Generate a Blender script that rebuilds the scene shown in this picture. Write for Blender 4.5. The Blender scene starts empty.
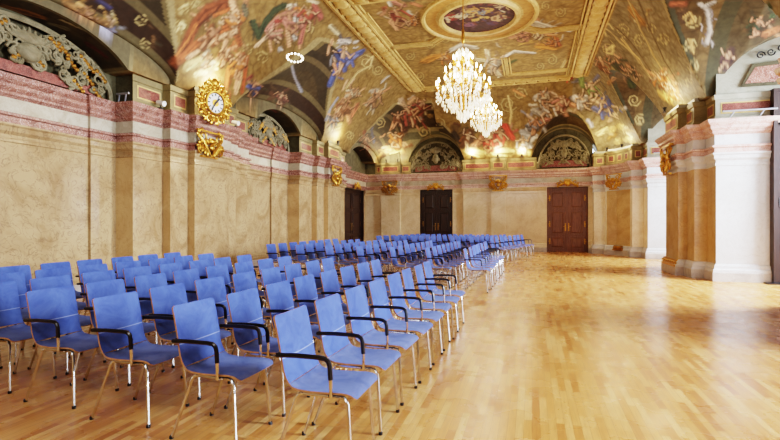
import bpy, math, random
import numpy as np
from mathutils import Vector, Matrix
random.seed(7)
rng = np.random.RandomState(5)
scene = bpy.context.scene
COL = scene.collection
PI = math.pi
# ------------------------------------------------------------------ camera
F = 475.0; CX = 390.0; HZ = 221.8; CH = 1.403
TH = math.atan((532 - CX) / F); CT, ST = math.cos(TH), math.sin(TH)
cam = bpy.data.cameras.new('camera'); cam_o = bpy.data.objects.new('camera', cam); COL.objects.link(cam_o)
cam.sensor_width = 36.0; cam.lens = 36.0 * F / 780.0
cam.shift_y = (HZ - 220.0) / 780.0
cam_o.location = (0, 0, CH); cam_o.rotation_euler = (PI / 2, 0, TH)
cam.clip_start = 0.05
scene.camera = cam_o
scene.view_settings.view_transform = 'Filmic'
scene.view_settings.look = 'High Contrast'
scene.view_settings.use_white_balance = True
scene.view_settings.white_balance_temperature = 5850
scene.view_settings.white_balance_tint = 10
scene.view_settings.exposure = 0.02
scene.cycles.use_denoising = True
scene.cycles.max_bounces = 8
scene.cycles.diffuse_bounces = 5
scene.cycles.sample_clamp_indirect = 6.0
scene.cycles.caustics_reflective = False; scene.cycles.caustics_refractive = False

def ray(px, py):
    a = (px - CX) / F; b = (HZ - py) / F
    return np.array([a * CT - ST, a * ST + CT, b])

# ------------------------------------------------------------------ materials
def lin(c):
    out = []
    for v in c[:3]:
        v = v / 255.0
        out.append(v / 12.92 if v <= 0.04045 else ((v + 0.055) / 1.055) ** 2.4)
    return (out[0], out[1], out[2], 1.0)

class NT:
    def __init__(self, name):
        self.m = bpy.data.materials.new(name); self.m.use_nodes = True
        self.t = self.m.node_tree; self.n = self.t.nodes; self.l = self.t.links
        self.b = self.n['Principled BSDF']
    def add(self, typ, **kw):
        nd = self.n.new(typ)
        for k, v in kw.items():
            if k.startswith('i_'): nd.inputs[k[2:].replace('_', ' ')].default_value = v
            else: setattr(nd, k, v)
        return nd
    def link(self, a, b): self.l.new(a, b)
    def ramp(self, fac, stops):
        r = self.n.new('ShaderNodeValToRGB')
        while len(r.color_ramp.elements) < len(stops): r.color_ramp.elements.new(0.5)
        for e, (p, c) in zip(r.color_ramp.elements, stops):
            e.position = p; e.color = c
        self.link(fac, r.inputs['Fac']); return r
    def mix(self, fac, a, b, mode='MIX'):
        x = self.n.new('ShaderNodeMix'); x.data_type = 'RGBA'; x.blend_type = mode
        for sock, v in ((x.inputs[0], fac), (x.inputs[6], a), (x.inputs[7], b)):
            if hasattr(v, 'is_output'): self.link(v, sock)
            else: sock.default_value = v
        return x.outputs[2]
    def bump(self, h, strength=0.3, dist=0.01):
        bp = self.n.new('ShaderNodeBump'); bp.inputs['Strength'].default_value = strength; bp.inputs['Distance'].default_value = dist
        self.link(h, bp.inputs['Height']); self.link(bp.outputs[0], self.b.inputs['Normal'])

def simple(name, c, rough=0.5, metal=0.0, var=0.12, scale=14, emit=None, es=0.0, spec=0.5):
    t = NT(name)
    co = t.add('ShaderNodeTexCoord')
    nz = t.add('ShaderNodeTexNoise'); nz.inputs['Scale'].default_value = scale; nz.inputs['Detail'].default_value = 4
    t.link(co.outputs['Object'], nz.inputs['Vector'])
    a = lin(c); lo = tuple(v * (1 - var) for v in a[:3]) + (1,); hi = tuple(min(1, v * (1 + var)) for v in a[:3]) + (1,)
    r = t.ramp(nz.outputs['Fac'], [(0.3, lo), (0.7, hi)])
    t.link(r.outputs[0], t.b.inputs['Base Color'])
    t.b.inputs['Roughness'].default_value = rough; t.b.inputs['Metallic'].default_value = metal
    t.b.inputs['Specular IOR Level'].default_value = spec
    if emit:
        t.b.inputs['Emission Color'].default_value = lin(emit); t.b.inputs['Emission Strength'].default_value = es
    return t.m

def marble(name, base, dark, vein, rough=0.22, scale=1.3, warp=2.0, spec=0.5, vw=0.35):
    t = NT(name)
    co = t.add('ShaderNodeTexCoord')
    n1 = t.add('ShaderNodeTexNoise'); n1.inputs['Scale'].default_value = scale; n1.inputs['Detail'].default_value = 8; n1.inputs['Roughness'].default_value = 0.62; n1.inputs['Distortion'].default_value = warp
    n2 = t.add('ShaderNodeTexNoise'); n2.inputs['Scale'].default_value = scale * 3.1; n2.inputs['Detail'].default_value = 9; n2.inputs['Distortion'].default_value = warp * 1.6
    n3 = t.add('ShaderNodeTexNoise'); n3.inputs['Scale'].default_value = scale * 9; n3.inputs['Detail'].default_value = 6
    for n in (n1, n2, n3): t.link(co.outputs['Object'], n.inputs['Vector'])
    r1 = t.ramp(n1.outputs['Fac'], [(0.36, lin(dark)), (0.58, lin(base))])
    rv = t.ramp(n2.outputs['Fac'], [(0.47, (0, 0, 0, 1)), (0.5, (1, 1, 1, 1)), (0.53, (0, 0, 0, 1))])
    sc = t.add('ShaderNodeMath', operation='MULTIPLY'); t.link(rv.outputs[0], sc.inputs[0]); t.link(n3.outputs['Fac'], sc.inputs[1])
    sc2 = t.add('ShaderNodeMath', operation='MULTIPLY'); t.link(sc.outputs[0], sc2.inputs[0]); sc2.inputs[1].default_value = vw * 2
    c = t.mix(sc2.outputs[0], r1.outputs[0], lin(vein))
    t.link(c, t.b.inputs['Base Color'])
    t.b.inputs['Roughness'].default_value = rough; t.b.inputs['Specular IOR Level'].default_value = spec
    return t.m

M = {}
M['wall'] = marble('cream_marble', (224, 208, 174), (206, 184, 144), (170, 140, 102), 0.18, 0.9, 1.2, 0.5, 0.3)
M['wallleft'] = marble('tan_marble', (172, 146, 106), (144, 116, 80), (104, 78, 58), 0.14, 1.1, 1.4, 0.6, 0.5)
M['cream'] = marble('pale_cream_marble', (236, 226, 204), (222, 206, 176), (190, 164, 128), 0.25, 1.1, 1.2)
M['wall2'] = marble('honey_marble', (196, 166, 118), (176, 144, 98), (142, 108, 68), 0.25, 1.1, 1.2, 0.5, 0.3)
M['white'] = marble('white_marble', (206, 206, 206), (194, 192, 188), (166, 160, 154), 0.3, 1.1, 1.0)
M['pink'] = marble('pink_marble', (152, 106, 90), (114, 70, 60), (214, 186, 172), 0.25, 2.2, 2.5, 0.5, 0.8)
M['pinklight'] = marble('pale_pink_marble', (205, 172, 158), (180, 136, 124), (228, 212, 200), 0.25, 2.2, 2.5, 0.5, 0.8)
M['frieze'] = marble('grey_white_marble', (182, 172, 150), (158, 146, 122), (132, 116, 90), 0.25, 1.4, 1.5)
M['attic'] = marble('olive_stucco', (138, 124, 84), (120, 106, 70), (98, 86, 56), 0.6, 1.4, 0.8, 0.3)
M['redpanel'] = marble('red_marble', (132, 70, 58), (94, 46, 40), (186, 140, 124), 0.35, 3.2, 2.5, 0.4, 0.6)
M['plinth'] = marble('grey_plinth_marble', (190, 182, 172), (164, 154, 146), (130, 116, 110), 0.3, 2.0, 2.0)
M['tymp'] = marble('grey_green_stucco', (84, 78, 56), (62, 56, 38), (104, 96, 72), 0.7, 2.0, 2.5, 0.2)
M['tympwhite'] = marble('pale_grey_stucco', (160, 156, 138), (146, 142, 122), (124, 120, 102), 0.6, 1.5, 1.0, 0.3)
M['stucco'] = marble('stone_stucco', (132, 122, 94), (104, 94, 68), (80, 70, 48), 0.7, 4.0, 1.0, 0.3)
M['stuccogold'] = marble('golden_stucco', (206, 178, 112), (182, 150, 84), (140, 108, 54), 0.55, 3.0, 1.0, 0.4)
M['bandfield'] = marble('dark_golden_ground', (142, 112, 60), (116, 88, 44), (90, 66, 34), 0.6, 3.0, 1.0, 0.3)
M['gold'] = simple('gilding', (190, 140, 58), 0.34, 0.9, 0.35, 22)
M['golddark'] = simple('old_gilding', (168, 122, 54), 0.4, 0.8, 0.35, 22)
M['chrome'] = simple('chrome', (216, 214, 210), 0.16, 1.0, 0.05)
M['black'] = simple('black_plastic', (14, 15, 20), 0.28, 0, 0.2)
M['ply'] = simple('beech_plywood', (170, 128, 88), 0.45, 0, 0.2, 40)
M['dial'] = simple('enamel_dial', (236, 234, 226), 0.3, 0, 0.02)
M['dark'] = simple('dark_metal', (34, 30, 30), 0.4, 0.3, 0.2)
M['steel'] = simple('grey_steel', (170, 172, 178), 0.35, 0.7, 0.1)
M['bulb'] = simple('lit_bulb', (255, 240, 205), 0.4, 0, 0, 3, (255, 226, 168), 30.0)
M['lampface'] = simple('lit_lamp_face', (255, 240, 205), 0.4, 0, 0, 3, (255, 222, 150), 40.0)
M['ringbulb'] = simple('small_round_bulb', (255, 244, 220), 0.4, 0, 0, 3, (255, 236, 200), 9.0)
M['crystal'] = simple('glowing_crystal', (250, 240, 218), 0.12, 0, 0.05, 30, (255, 228, 180), 0.85)  # emission on the drops stands in for bulb light caught in crystal
M['cord'] = simple('dark_cord', (110, 84, 40), 0.5, 0.4)

def door_mat(name, c1, c2):
    t = NT(name)
    co = t.add('ShaderNodeTexCoord'); mp = t.add('ShaderNodeMapping'); mp.inputs['Scale'].default_value = (9, 9, 0.9)
    nz = t.add('ShaderNodeTexNoise'); nz.inputs['Scale'].default_value = 3; nz.inputs['Detail'].default_value = 7; nz.inputs['Distortion'].default_value = 1.2
    t.link(co.outputs['Object'], mp.inputs[0]); t.link(mp.outputs[0], nz.inputs['Vector'])
    r = t.ramp(nz.outputs['Fac'], [(0.3, lin(c1)), (0.7, lin(c2))]); t.link(r.outputs[0], t.b.inputs['Base Color'])
    t.b.inputs['Roughness'].default_value = 0.4
    return t.m
M['wood'] = door_mat('walnut_door', (88, 54, 36), (128, 84, 58))
M['wooddark'] = door_mat('dark_walnut_door', (30, 18, 14), (56, 34, 26))

def fabric(name, c, c2, seam):
    t = NT(name)
    co = t.add('ShaderNodeTexCoord'); oi = t.add('ShaderNodeObjectInfo')
    ad = t.add('ShaderNodeVectorMath', operation='ADD')
    sc = t.add('ShaderNodeVectorMath', operation='SCALE'); sc.inputs['Scale'].default_value = 1.0
    cmb = t.add('ShaderNodeCombineXYZ')
    mu = t.add('ShaderNodeMath', operation='MULTIPLY'); mu.inputs[1].default_value = 37.0
    t.link(oi.outputs['Random'], mu.inputs[0]); t.link(mu.outputs[0], cmb.inputs[0]); t.link(mu.outputs[0], cmb.inputs[1])
    t.link(co.outputs['Object'], ad.inputs[0]); t.link(cmb.outputs[0], ad.inputs[1])
    nz = t.add('ShaderNodeTexNoise'); nz.inputs['Scale'].default_value = 6.5; nz.inputs['Detail'].default_value = 5; nz.inputs['Roughness'].default_value = 0.65; nz.inputs['Distortion'].default_value = 0.8
    t.link(ad.outputs[0], nz.inputs['Vector'])
    r = t.ramp(nz.outputs['Fac'], [(0.33, lin(c)), (0.68, lin(c2))])
    colr = r.outputs[0]
    if seam:
        sx = t.add('ShaderNodeSeparateXYZ'); t.link(co.outputs['Object'], sx.inputs[0])
        sb = t.add('ShaderNodeMath', operation='SUBTRACT'); sb.inputs[1].default_value = 0.615; t.link(sx.outputs['Z'], sb.inputs[0])
        ab = t.add('ShaderNodeMath', operation='ABSOLUTE'); t.link(sb.outputs[0], ab.inputs[0])
        lt = t.add('ShaderNodeMath', operation='LESS_THAN'); lt.inputs[1].default_value = 0.0035; t.link(ab.outputs[0], lt.inputs[0])
        sm = t.add('ShaderNodeMath', operation='MULTIPLY'); sm.inputs[1].default_value = 0.3; t.link(lt.outputs[0], sm.inputs[0])
        colr = t.mix(sm.outputs[0], colr, lin((190, 200, 235)))
    t.link(colr, t.b.inputs['Base Color'])
    t.b.inputs['Roughness'].default_value = 0.75; t.b.inputs['Specular IOR Level'].default_value = 0.25
    t.b.inputs['Sheen Weight'].default_value = 0.25; t.b.inputs['Sheen Tint'].default_value = lin((170, 190, 255))
    return t.m
M['blue'] = fabric('blue_upholstery', (54, 70, 134), (76, 94, 158), True)
M['blueseat'] = fabric('worn_blue_upholstery', (60, 72, 122), (92, 102, 146), False)

def floor_mat():
    t = NT('oak_strip_parquet')
    co = t.add('ShaderNodeTexCoord'); mp = t.add('ShaderNodeMapping'); mp.inputs['Rotation'].default_value = (0, 0, PI / 2)
    t.link(co.outputs['Object'], mp.inputs[0])
    br = t.add('ShaderNodeTexBrick'); br.offset = 0.37; br.offset_frequency = 2; br.squash = 1.0
    br.inputs['Scale'].default_value = 1.0; br.inputs['Brick Width'].default_value = 0.5; br.inputs['Row Height'].default_value = 0.054
    br.inputs['Mortar Size'].default_value = 0.0012; br.inputs['Mortar Smooth'].default_value = 0.1; br.inputs['Bias'].default_value = 0.0
    br.inputs['Color1'].default_value = (0, 0, 0, 1); br.inputs['Color2'].default_value = (1, 1, 1, 1); br.inputs['Mortar'].default_value = (0.35, 0.35, 0.35, 1)
    t.link(mp.outputs[0], br.inputs['Vector'])
    r = t.ramp(br.outputs['Color'], [(0.0, lin((174, 112, 54))), (0.3, lin((196, 138, 72))), (0.7, lin((206, 151, 84))), (1.0, lin((218, 172, 106)))])
    mp2 = t.add('ShaderNodeMapping'); mp2.inputs['Scale'].default_value = (14, 1.2, 1)
    t.link(co.outputs['Object'], mp2.inputs[0])
    nz = t.add('ShaderNodeTexNoise'); nz.inputs['Scale'].default_value = 4; nz.inputs['Detail'].default_value = 8; nz.inputs['Distortion'].default_value = 0.6
    t.link(mp2.outputs[0], nz.inputs['Vector'])
    g = t.ramp(nz.outputs['Fac'], [(0.3, (0.80, 0.76, 0.70, 1)), (0.7, (1.06, 1.05, 1.04, 1))])
    c = t.mix(1.0, r.outputs[0], g.outputs[0], 'MULTIPLY')
    mo = t.ramp(br.outputs['Fac'], [(0.0, (1, 1, 1, 1)), (1.0, (0.6, 0.5, 0.4, 1))])
    c = t.mix(1.0, c, mo.outputs[0], 'MULTIPLY')
    t.link(c, t.b.inputs['Base Color'])
    n2 = t.add('ShaderNodeTexNoise'); n2.inputs['Scale'].default_value = 2.5; n2.inputs['Detail'].default_value = 6
    t.link(co.outputs['Object'], n2.inputs['Vector'])
    rr = t.ramp(n2.outputs['Fac'], [(0.3, (0.22, 0.22, 0.22, 1)), (0.75, (0.34, 0.34, 0.34, 1))])
    t.link(rr.outputs[0], t.b.inputs['Roughness'])
    t.b.inputs['Specular IOR Level'].default_value = 0.55
    return t.m
M['floor'] = floor_mat()

def fresco_mat():
    t = NT('frescoed_plaster')
    at = t.add('ShaderNodeVertexColor', layer_name='paint')
    at2 = t.add('ShaderNodeAttribute', attribute_name='orn')
    co = t.add('ShaderNodeTexCoord')
    wn = t.add('ShaderNodeTexNoise'); wn.inputs['Scale'].default_value = 1.6; wn.inputs['Detail'].default_value = 2
    t.link(co.outputs['Object'], wn.inputs['Vector'])
    wmix = t.mix(0.32, co.outputs['Object'], wn.outputs['Color'])
    vo = t.add('ShaderNodeTexVoronoi', feature='DISTANCE_TO_EDGE'); vo.inputs['Scale'].default_value = 3.6
    t.link(wmix, vo.inputs['Vector'])
    wv = t.add('ShaderNodeTexVoronoi', feature='SMOOTH_F1'); wv.inputs['Scale'].default_value = 8.0; wv.inputs['Smoothness'].default_value = 0.4
    t.link(wmix, wv.inputs['Vector'])
    a = t.ramp(vo.outputs['Distance'], [(0.0, (0.80, 0.76, 0.68, 1)), (0.10, (1.0, 0.99, 0.96, 1)), (0.3, (1.06, 1.05, 1.02, 1))])
    b = t.ramp(wv.outputs['Distance'], [(0.1, (1.14, 1.12, 1.06, 1)), (0.4, (1.0, 1.0, 1.0, 1)), (0.7, (0.8, 0.76, 0.68, 1))])
    o = t.mix(1.0, a.outputs[0], b.outputs[0], 'MULTIPLY')
    o2 = t.mix(at2.outputs['Fac'], (1, 1, 1, 1), o)
    n3 = t.add('ShaderNodeTexNoise'); n3.inputs['Scale'].default_value = 9; n3.inputs['Detail'].default_value = 8
    t.link(co.outputs['Object'], n3.inputs['Vector'])
    f = t.ramp(n3.outputs['Fac'], [(0.3, (0.8, 0.78, 0.74, 1)), (0.7, (1.14, 1.13, 1.1, 1))])
    o3 = t.mix(1.0, o2, f.outputs[0], 'MULTIPLY')
    c = t.mix(1.0, at.outputs['Color'], o3, 'MULTIPLY')
    t.link(c, t.b.inputs['Base Color']); t.b.inputs['Roughness'].default_value = 0.7; t.b.inputs['Specular IOR Level'].default_value = 0.3
    return t.m
M['fresco'] = fresco_mat()

# ------------------------------------------------------------------ mesh builder
class MB:
    def __init__(s): s.v = []; s.f = []; s.mi = []
    def add(s, vs, fs, mi=0, mat=None):
        k = len(s.v)
        s.v += [tuple(mat @ Vector(p)) if mat is not None else tuple(p) for p in vs]
        for f in fs: s.f.append(tuple(i + k for i in f)); s.mi.append(mi)
        return s
    def box(s, x0, x1, y0, y1, z0, z1, mi=0, mat=None):
        vs = [(x0, y0, z0), (x1, y0, z0), (x1, y1, z0), (x0, y1, z0), (x0, y0, z1), (x1, y0, z1), (x1, y1, z1), (x0, y1, z1)]
        return s.add(vs, [(0, 3, 2, 1), (4, 5, 6, 7), (0, 1, 5, 4), (1, 2, 6, 5), (2, 3, 7, 6), (3, 0, 4, 7)], mi, mat)
    def bevbox(s, x0, x1, y0, y1, z0, z1, b, mi=0, mat=None):
        # box with a raised bevelled face toward -y (front)
        vs = [(x0, y1, z0), (x1, y1, z0), (x1, y1, z1), (x0, y1, z1), (x0 + b, y0, z0 + b), (x1 - b, y0, z0 + b), (x1 - b, y0, z1 - b), (x0 + b, y0, z1 - b)]
        return s.add(vs, [(4, 5, 6, 7), (0, 1, 5, 4), (1, 2, 6, 5), (2, 3, 7, 6), (3, 0, 4, 7), (0, 3, 2, 1)], mi, mat)
    def tube(s, pts, r, n=8, mi=0, mat=None, cap=True):
        pts = [Vector(p) for p in pts]
        rs = r if isinstance(r, (list, tuple)) else [r] * len(pts)
        vs = []; up = Vector((0.123, 0.31, 0.94)).normalized(); prev = None
        for i, p in enumerate(pts):
            d = (pts[min(i + 1, len(pts) - 1)] - pts[max(i - 1, 0)])
            d = d.normalized() if d.length > 1e-9 else Vector((0, 0, 1))
            if prev is None:
                a = d.cross(up); a = a.normalized() if a.length > 1e-4 else d.cross(Vector((1, 0, 0))).normalized()
            else:
                a = prev - d * prev.dot(d); a = a.normalized() if a.length > 1e-6 else d.cross(up).normalized()
            prev = a; b = d.cross(a)
            for k in range(n):
                t = 2 * PI * k / n; vs.append(p + (a * math.cos(t) + b * math.sin(t)) * rs[i])
        fs = []
        for i in range(len(pts) - 1):
            for k in range(n): fs.append((i * n + k, i * n + (k + 1) % n, (i + 1) * n + (k + 1) % n, (i + 1) * n + k))
        if cap:
            fs.append(tuple(range(n - 1, -1, -1))); fs.append(tuple(range((len(pts) - 1) * n, len(pts) * n)))
        return s.add(vs, fs, mi, mat)
    def lathe(s, prof, n=16, mi=0, mat=None):
        vs = []; fs = []
        for (r, z) in prof:
            for k in range(n): vs.append((r * math.cos(2 * PI * k / n), r * math.sin(2 * PI * k / n), z))
        for i in range(len(prof) - 1):
            for k in range(n): fs.append((i * n + k, i * n + (k + 1) % n, (i + 1) * n + (k + 1) % n, (i + 1) * n + k))
        return s.add(vs, fs, mi, mat)
    def ell(s, c, rx, ry, rz, mi=0, mat=None, n=8, m=5, rot=None):
        vs = []; fs = []
        R = rot if rot is not None else Matrix.Identity(3)
        for i in range(m + 1):
            ph = PI * i / m
            for k in range(n):
                t = 2 * PI * k / n
                vs.append(Vector(c) + R @ Vector((rx * math.sin(ph) * math.cos(t), ry * math.sin(ph) * math.sin(t), rz * math.cos(ph))))
        for i in range(m):
            for k in range(n): fs.append((i * n + k, (i + 1) * n + k, (i + 1) * n + (k + 1) % n, i * n + (k + 1) % n))
        return s.add(vs, fs, mi, mat)
    def build(s, name, mats, parent=None, smooth=False, loc=None):
        me = bpy.data.meshes.new(name); me.from_pydata(s.v, [], s.f)
        if not isinstance(mats, (list, tuple)): mats = [mats]
        for m in mats: me.materials.append(m)
        me.polygons.foreach_set('material_index', s.mi)
        me.validate(); me.update()
        if smooth:
            me.polygons.foreach_set('use_smooth', [True] * len(me.polygons)); me.set_sharp_from_angle(angle=0.7)
        o = bpy.data.objects.new(name, me); COL.objects.link(o)
        if parent is not None: o.parent = parent
        if loc is not None: o.location = loc
        return o

def struct(o): o['kind'] = 'structure'; return o
def tag(o, label, cat, group=None):
    o['label'] = label; o['category'] = cat
    if group: o['group'] = group
    return o
def empty(name, loc, rz=0.0):
    o = bpy.data.objects.new(name, None); COL.objects.link(o); o.location = loc; o.rotation_euler = (0, 0, rz); o.empty_display_size = 0.1
    return o

# ------------------------------------------------------------------ plan of the room (walked with the interior on the right-hand side)
# each point: (x, y, tag of the segment that starts here)
PLAN = [(-8.3, -4, 'L')]
def P(x, y, t): PLAN.append((x, y, t))
WIN = []
for (a, b) in ((3.9, 0.25),):
    pass
def left_cluster(yc):
    P(-8.3, yc - 2.6, 'L'); P(-8.24, yc - 2.6, 'L'); P(-8.24, yc - 2.02, 'L')
    P(-7.8, yc - 2.02, 'LA'); P(-7.8, yc - 1.2, 'LA'); P(-7.6, yc - 1.2, 'LA'); P(-7.6, yc - 0.64, 'LA'); P(-7.42, yc - 0.64, 'LA')
    P(-7.42, yc + 0.64, 'LA'); P(-7.6, yc + 0.64, 'LA'); P(-7.6, yc + 1.2, 'LA'); P(-7.8, yc + 1.2, 'LA'); P(-7.8, yc + 2.02, 'L')
    P(-8.24, yc + 2.02, 'L'); P(-8.24, yc + 2.6, 'L'); P(-8.3, yc + 2.6, 'L')
left_cluster(1.9)
left_cluster(9.8)
# second cluster, shorter
for (x, y, t) in ((-8.3, 13.9, 'L'), (-8.24, 13.9, 'L'), (-8.24, 15.0, 'L'), (-7.8, 15.0, 'LA'), (-7.8, 16.0, 'LA'), (-7.6, 16.0, 'LA'), (-7.6, 16.62, 'LA'), (-7.42, 16.62, 'LA'),
                  (-7.42, 17.7, 'LA'), (-7.6, 17.7, 'LA'), (-7.6, 18.3, 'LA'), (-7.8, 18.3, 'LA'), (-7.8, 19.2, 'L'), (-8.3, 19.2, 'L')):
    P(x, y, t)
LEFT_END = len(PLAN)
# far wall
P(-8.3, 23.3, 'F'); P(-7.75, 23.3, 'FA'); P(-7.4, 23.3, 'FA'); P(-7.4, 23.15, 'FA'); P(-6.4, 23.15, 'FA'); P(-6.4, 23.3, 'FA'); P(-5.85, 23.3, 'FM')
P(-3.55, 23.3, 'FA'); P(-3.2, 23.3, 'FA'); P(-3.2, 23.12, 'FA'); P(-1.86, 23.12, 'FA'); P(-1.86, 23.0, 'FA'); P(-1.2, 23.0, 'FA'); P(-1.2, 23.12, 'FA'); P(0.2, 23.12, 'FR')
P(2.55, 23.12, 'FA')
# far right corner cluster
for (x, y) in ((2.62, 23.12), (2.62, 22.65), (3.08, 22.65), (3.08, 22.25), (3.42, 21.95), (3.62, 21.55), (3.8, 21.2), (3.8, 20.75), (4.2, 20.75)):
    P(x, y, 'RA')
P(4.2, 20.0, 'RN'); P(8.2, 20.0, 'W'); P(8.2, 16.6, 'RN')
def right_pier(yc):
    P(4.18, yc + 1.8, 'RA'); P(4.18, yc + 1.2, 'RA'); P(3.9, yc + 1.2, 'RA'); P(3.9, yc + 0.6, 'RA'); P(3.7, yc + 0.6, 'RA')
    P(3.7, yc - 0.6, 'RA'); P(3.9, yc - 0.6, 'RA'); P(3.9, yc - 1.2, 'RA'); P(4.18, yc - 1.2, 'RA')
    P(4.18, yc - 1.8, 'RN')
right_pier(14.8)
P(8.2, 13.0, 'W'); P(8.2, 9.3, 'RN')
right_pier(7.5)
P(8.2, 5.7, 'W'); P(8.2, 2.0, 'RN')
P(4.18, 2.0, 'RA'); P(4.18, -4, 'B'); P(-8.3, -4, 'B')
pts = PLAN
N = len(pts)

def offset_pts():
    out = []
    for i in range(N):
        p = Vector(pts[i][:2])
        def nrm(a, b):
            d = Vector(b) - Vector(a)
            if d.length < 1e-6: return None
            d.normalize(); return Vector((d.y, -d.x))
        n0 = nrm(pts[i - 1][:2], pts[i][:2]) if i > 0 else None
        n1 = nrm(pts[i][:2], pts[i + 1][:2]) if i < N - 1 else None
        if n0 is None: n0 = n1
        if n1 is None: n1 = n0
        m = (n0 + n1); den = 1 + n0.dot(n1)
        out.append(m / den if den > 0.05 else n0)
    return out
OFF = offset_pts()

def door_cut(i):
    t = pts[i][2]
    if t == 'L' and pts[i][1] == 19.2 and pts[i][0] == -8.3: return (1, D_LEFT)
    if t == 'FM': return (0, D_MID)
    if t == 'FR': return (0, D_RIGHT)
D_LEFT = (20.35, 23.05); D_MID = (-5.39, -3.75); D_RIGHT = (0.66, 2.43)
def sweep(i0, i1, prof, keep=None, mb=None, mi=0, cuts=False):
    """extrude a profile [(offset, z)] along the plan from point i0 to i1"""
    mb = mb or MB()
    for i in range(i0, i1):
        if keep and not keep(pts[i][2]): continue
        a, b = Vector(pts[i][:2]), Vector(pts[i + 1][:2])
        runs = [(0.0, 1.0)]; cut = door_cut(i) if cuts else None
        if cut:
            L = abs(b[cut[0]] - a[cut[0]]); runs = [(0, abs(cut[1][0] - a[cut[0]]) / L - .02), (abs(cut[1][1] - a[cut[0]]) / L + .02, 1.0)]
        for (s0, s1) in runs:
            if s1 - s0 < 0.005: continue
            for (o0, z0), (o1, z1) in zip(prof[:-1], prof[1:]):
                A0, B0 = a + OFF[i] * o0, b + OFF[i + 1] * o0; A1, B1 = a + OFF[i] * o1, b + OFF[i + 1] * o1
                p = [A0.lerp(B0, s0), A0.lerp(B0, s1), A1.lerp(B1, s1), A1.lerp(B1, s0)]
                mb.add([(p[0].x, p[0].y, z0), (p[1].x, p[1].y, z0), (p[2].x, p[2].y, z1), (p[3].x, p[3].y, z1)], [(0, 3, 2, 1)], mi)
    return mb

SHAFT = [(0, 0.0), (0, 2.74)]
BASE1 = [(0.10, 0.0), (0.10, 0.20), (0.085, 0.22)]
BASE2 = [(0.085, 0.22), (0.085, 0.27), (0.05, 0.30), (0.045, 0.36), (0.025, 0.39), (0, 0.41)]
CAP = [(0, 2.72), (0.02, 2.73), (0.02, 2.78), (0.005, 2.80), (0.005, 2.85), (0.05, 2.90), (0.06, 2.97), (0.09, 3.0), (0.09, 3.03)]
PINK1 = [(0.09, 3.03), (0.05, 3.04), (0.05, 3.14), (0.10, 3.16), (0.10, 3.20), (0.04, 3.22)]
FRIEZE = [(0.04, 3.22), (0.04, 3.45)]
PINK2 = [(0.04, 3.45), (0.06, 3.47), (0.10, 3.50), (0.10, 3.54), (0.16, 3.60), (0.16, 3.66), (0.22, 3.72), (0.24, 3.80), (0.0, 3.82)]
ATTIC = [(0.015, 3.8), (0.04, 3.81), (0.04, 3.88), (0.015, 3.90), (0.015, 4.27), (0.04, 4.29), (0.06, 4.40), (-0.3, 4.42)]
isL = lambda t: t[0] == 'L'; isF = lambda t: t[0] == 'F'; isR = lambda t: t[0] == 'R'; isB = lambda t: t == 'B'

def has_door(i):   # segments cut by a doorway
    t = pts[i][2]; return t
# doorway openings in wall segments: (segment matcher, along-wall interval)
D_LEFT = (20.35, 23.05); D_MID = (-5.39, -3.75); D_RIGHT = (0.66, 2.43)
DH = 3.0
def wall_piece(mb, p, q, z0, z1, mi=0):
    mb.add([(p[0], p[1], z0), (q[0], q[1], z0), (q[0], q[1], z1), (p[0], p[1], z1)], [(0, 3, 2, 1)], mi)
def shaft_walls(i0, i1, keep, ztop_of, mimap):
    mb = MB()
    for i in range(i0, i1):
        t = pts[i][2]
        if not keep(t) or t == 'W': continue
        a, b = pts[i][:2], pts[i + 1][:2]
        mi = mimap(i)
        cut = None
        if t == 'L' and a[1] == 19.2 and a[0] == -8.3: cut = ('y', D_LEFT)
        elif t == 'FM': cut = ('x', D_MID)
        elif t == 'FR': cut = ('x', D_RIGHT)
        if cut:
            k = 1 if cut[0] == 'y' else 0
            c0 = list(a); c0[k] = cut[1][0]; c1 = list(a); c1[k] = cut[1][1]
            wall_piece(mb, a, c0, 0, 3.1, mi); wall_piece(mb, c1, b, 0, 3.1, mi); wall_piece(mb, c0, c1, DH, 3.1, mi)
            nx, ny = (-1, 0) if k == 1 else (0, 1)
            d = 0.32
            e0 = (c0[0] + nx * d, c0[1] + ny * d); e1 = (c1[0] + nx * d, c1[1] + ny * d)
            wall_piece(mb, c0, e0, 0, DH, 2); wall_piece(mb, e1, c1, 0, DH, 2)
            mb.add([(c0[0], c0[1], DH), (c1[0], c1[1], DH), (e1[0], e1[1], DH), (e0[0], e0[1], DH)], [(0, 1, 2, 3)], 2)
            wall_piece(mb, e0, e1, 0, DH, 2)
        else:
            wall_piece(mb, a, b, 0, 3.1, mi)
        wall_piece(mb, a, b, 3.1, 3.85, 0)
        zt = ztop_of(t)
        if zt > 3.85: wall_piece(mb, a, b, 3.85, zt, 1)
    return mb
def facing(i):  # returns face away from the windows; honey marble puts their shade into the colour
    a, b = pts[i][:2], pts[i + 1][:2]
    return a, b
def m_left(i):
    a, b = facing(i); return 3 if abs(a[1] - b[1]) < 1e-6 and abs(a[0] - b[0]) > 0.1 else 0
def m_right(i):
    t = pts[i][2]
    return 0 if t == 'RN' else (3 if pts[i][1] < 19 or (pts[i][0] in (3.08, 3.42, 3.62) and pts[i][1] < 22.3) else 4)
def top(t):
    return {'L': 5.4, 'LA': 4.6, 'F': 6.2, 'FM': 6.2, 'FR': 6.2, 'FA': 6.2, 'RA': 4.5, 'RN': 6.6, 'B': 7.4}.get(t, 4.4)
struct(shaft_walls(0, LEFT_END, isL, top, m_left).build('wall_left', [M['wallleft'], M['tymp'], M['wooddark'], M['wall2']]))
struct(shaft_walls(0, N - 1, isF, top, lambda i: 0).build('wall_far', [M['wall'], M['tymp'], M['wooddark'], M['wall2']]))
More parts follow.
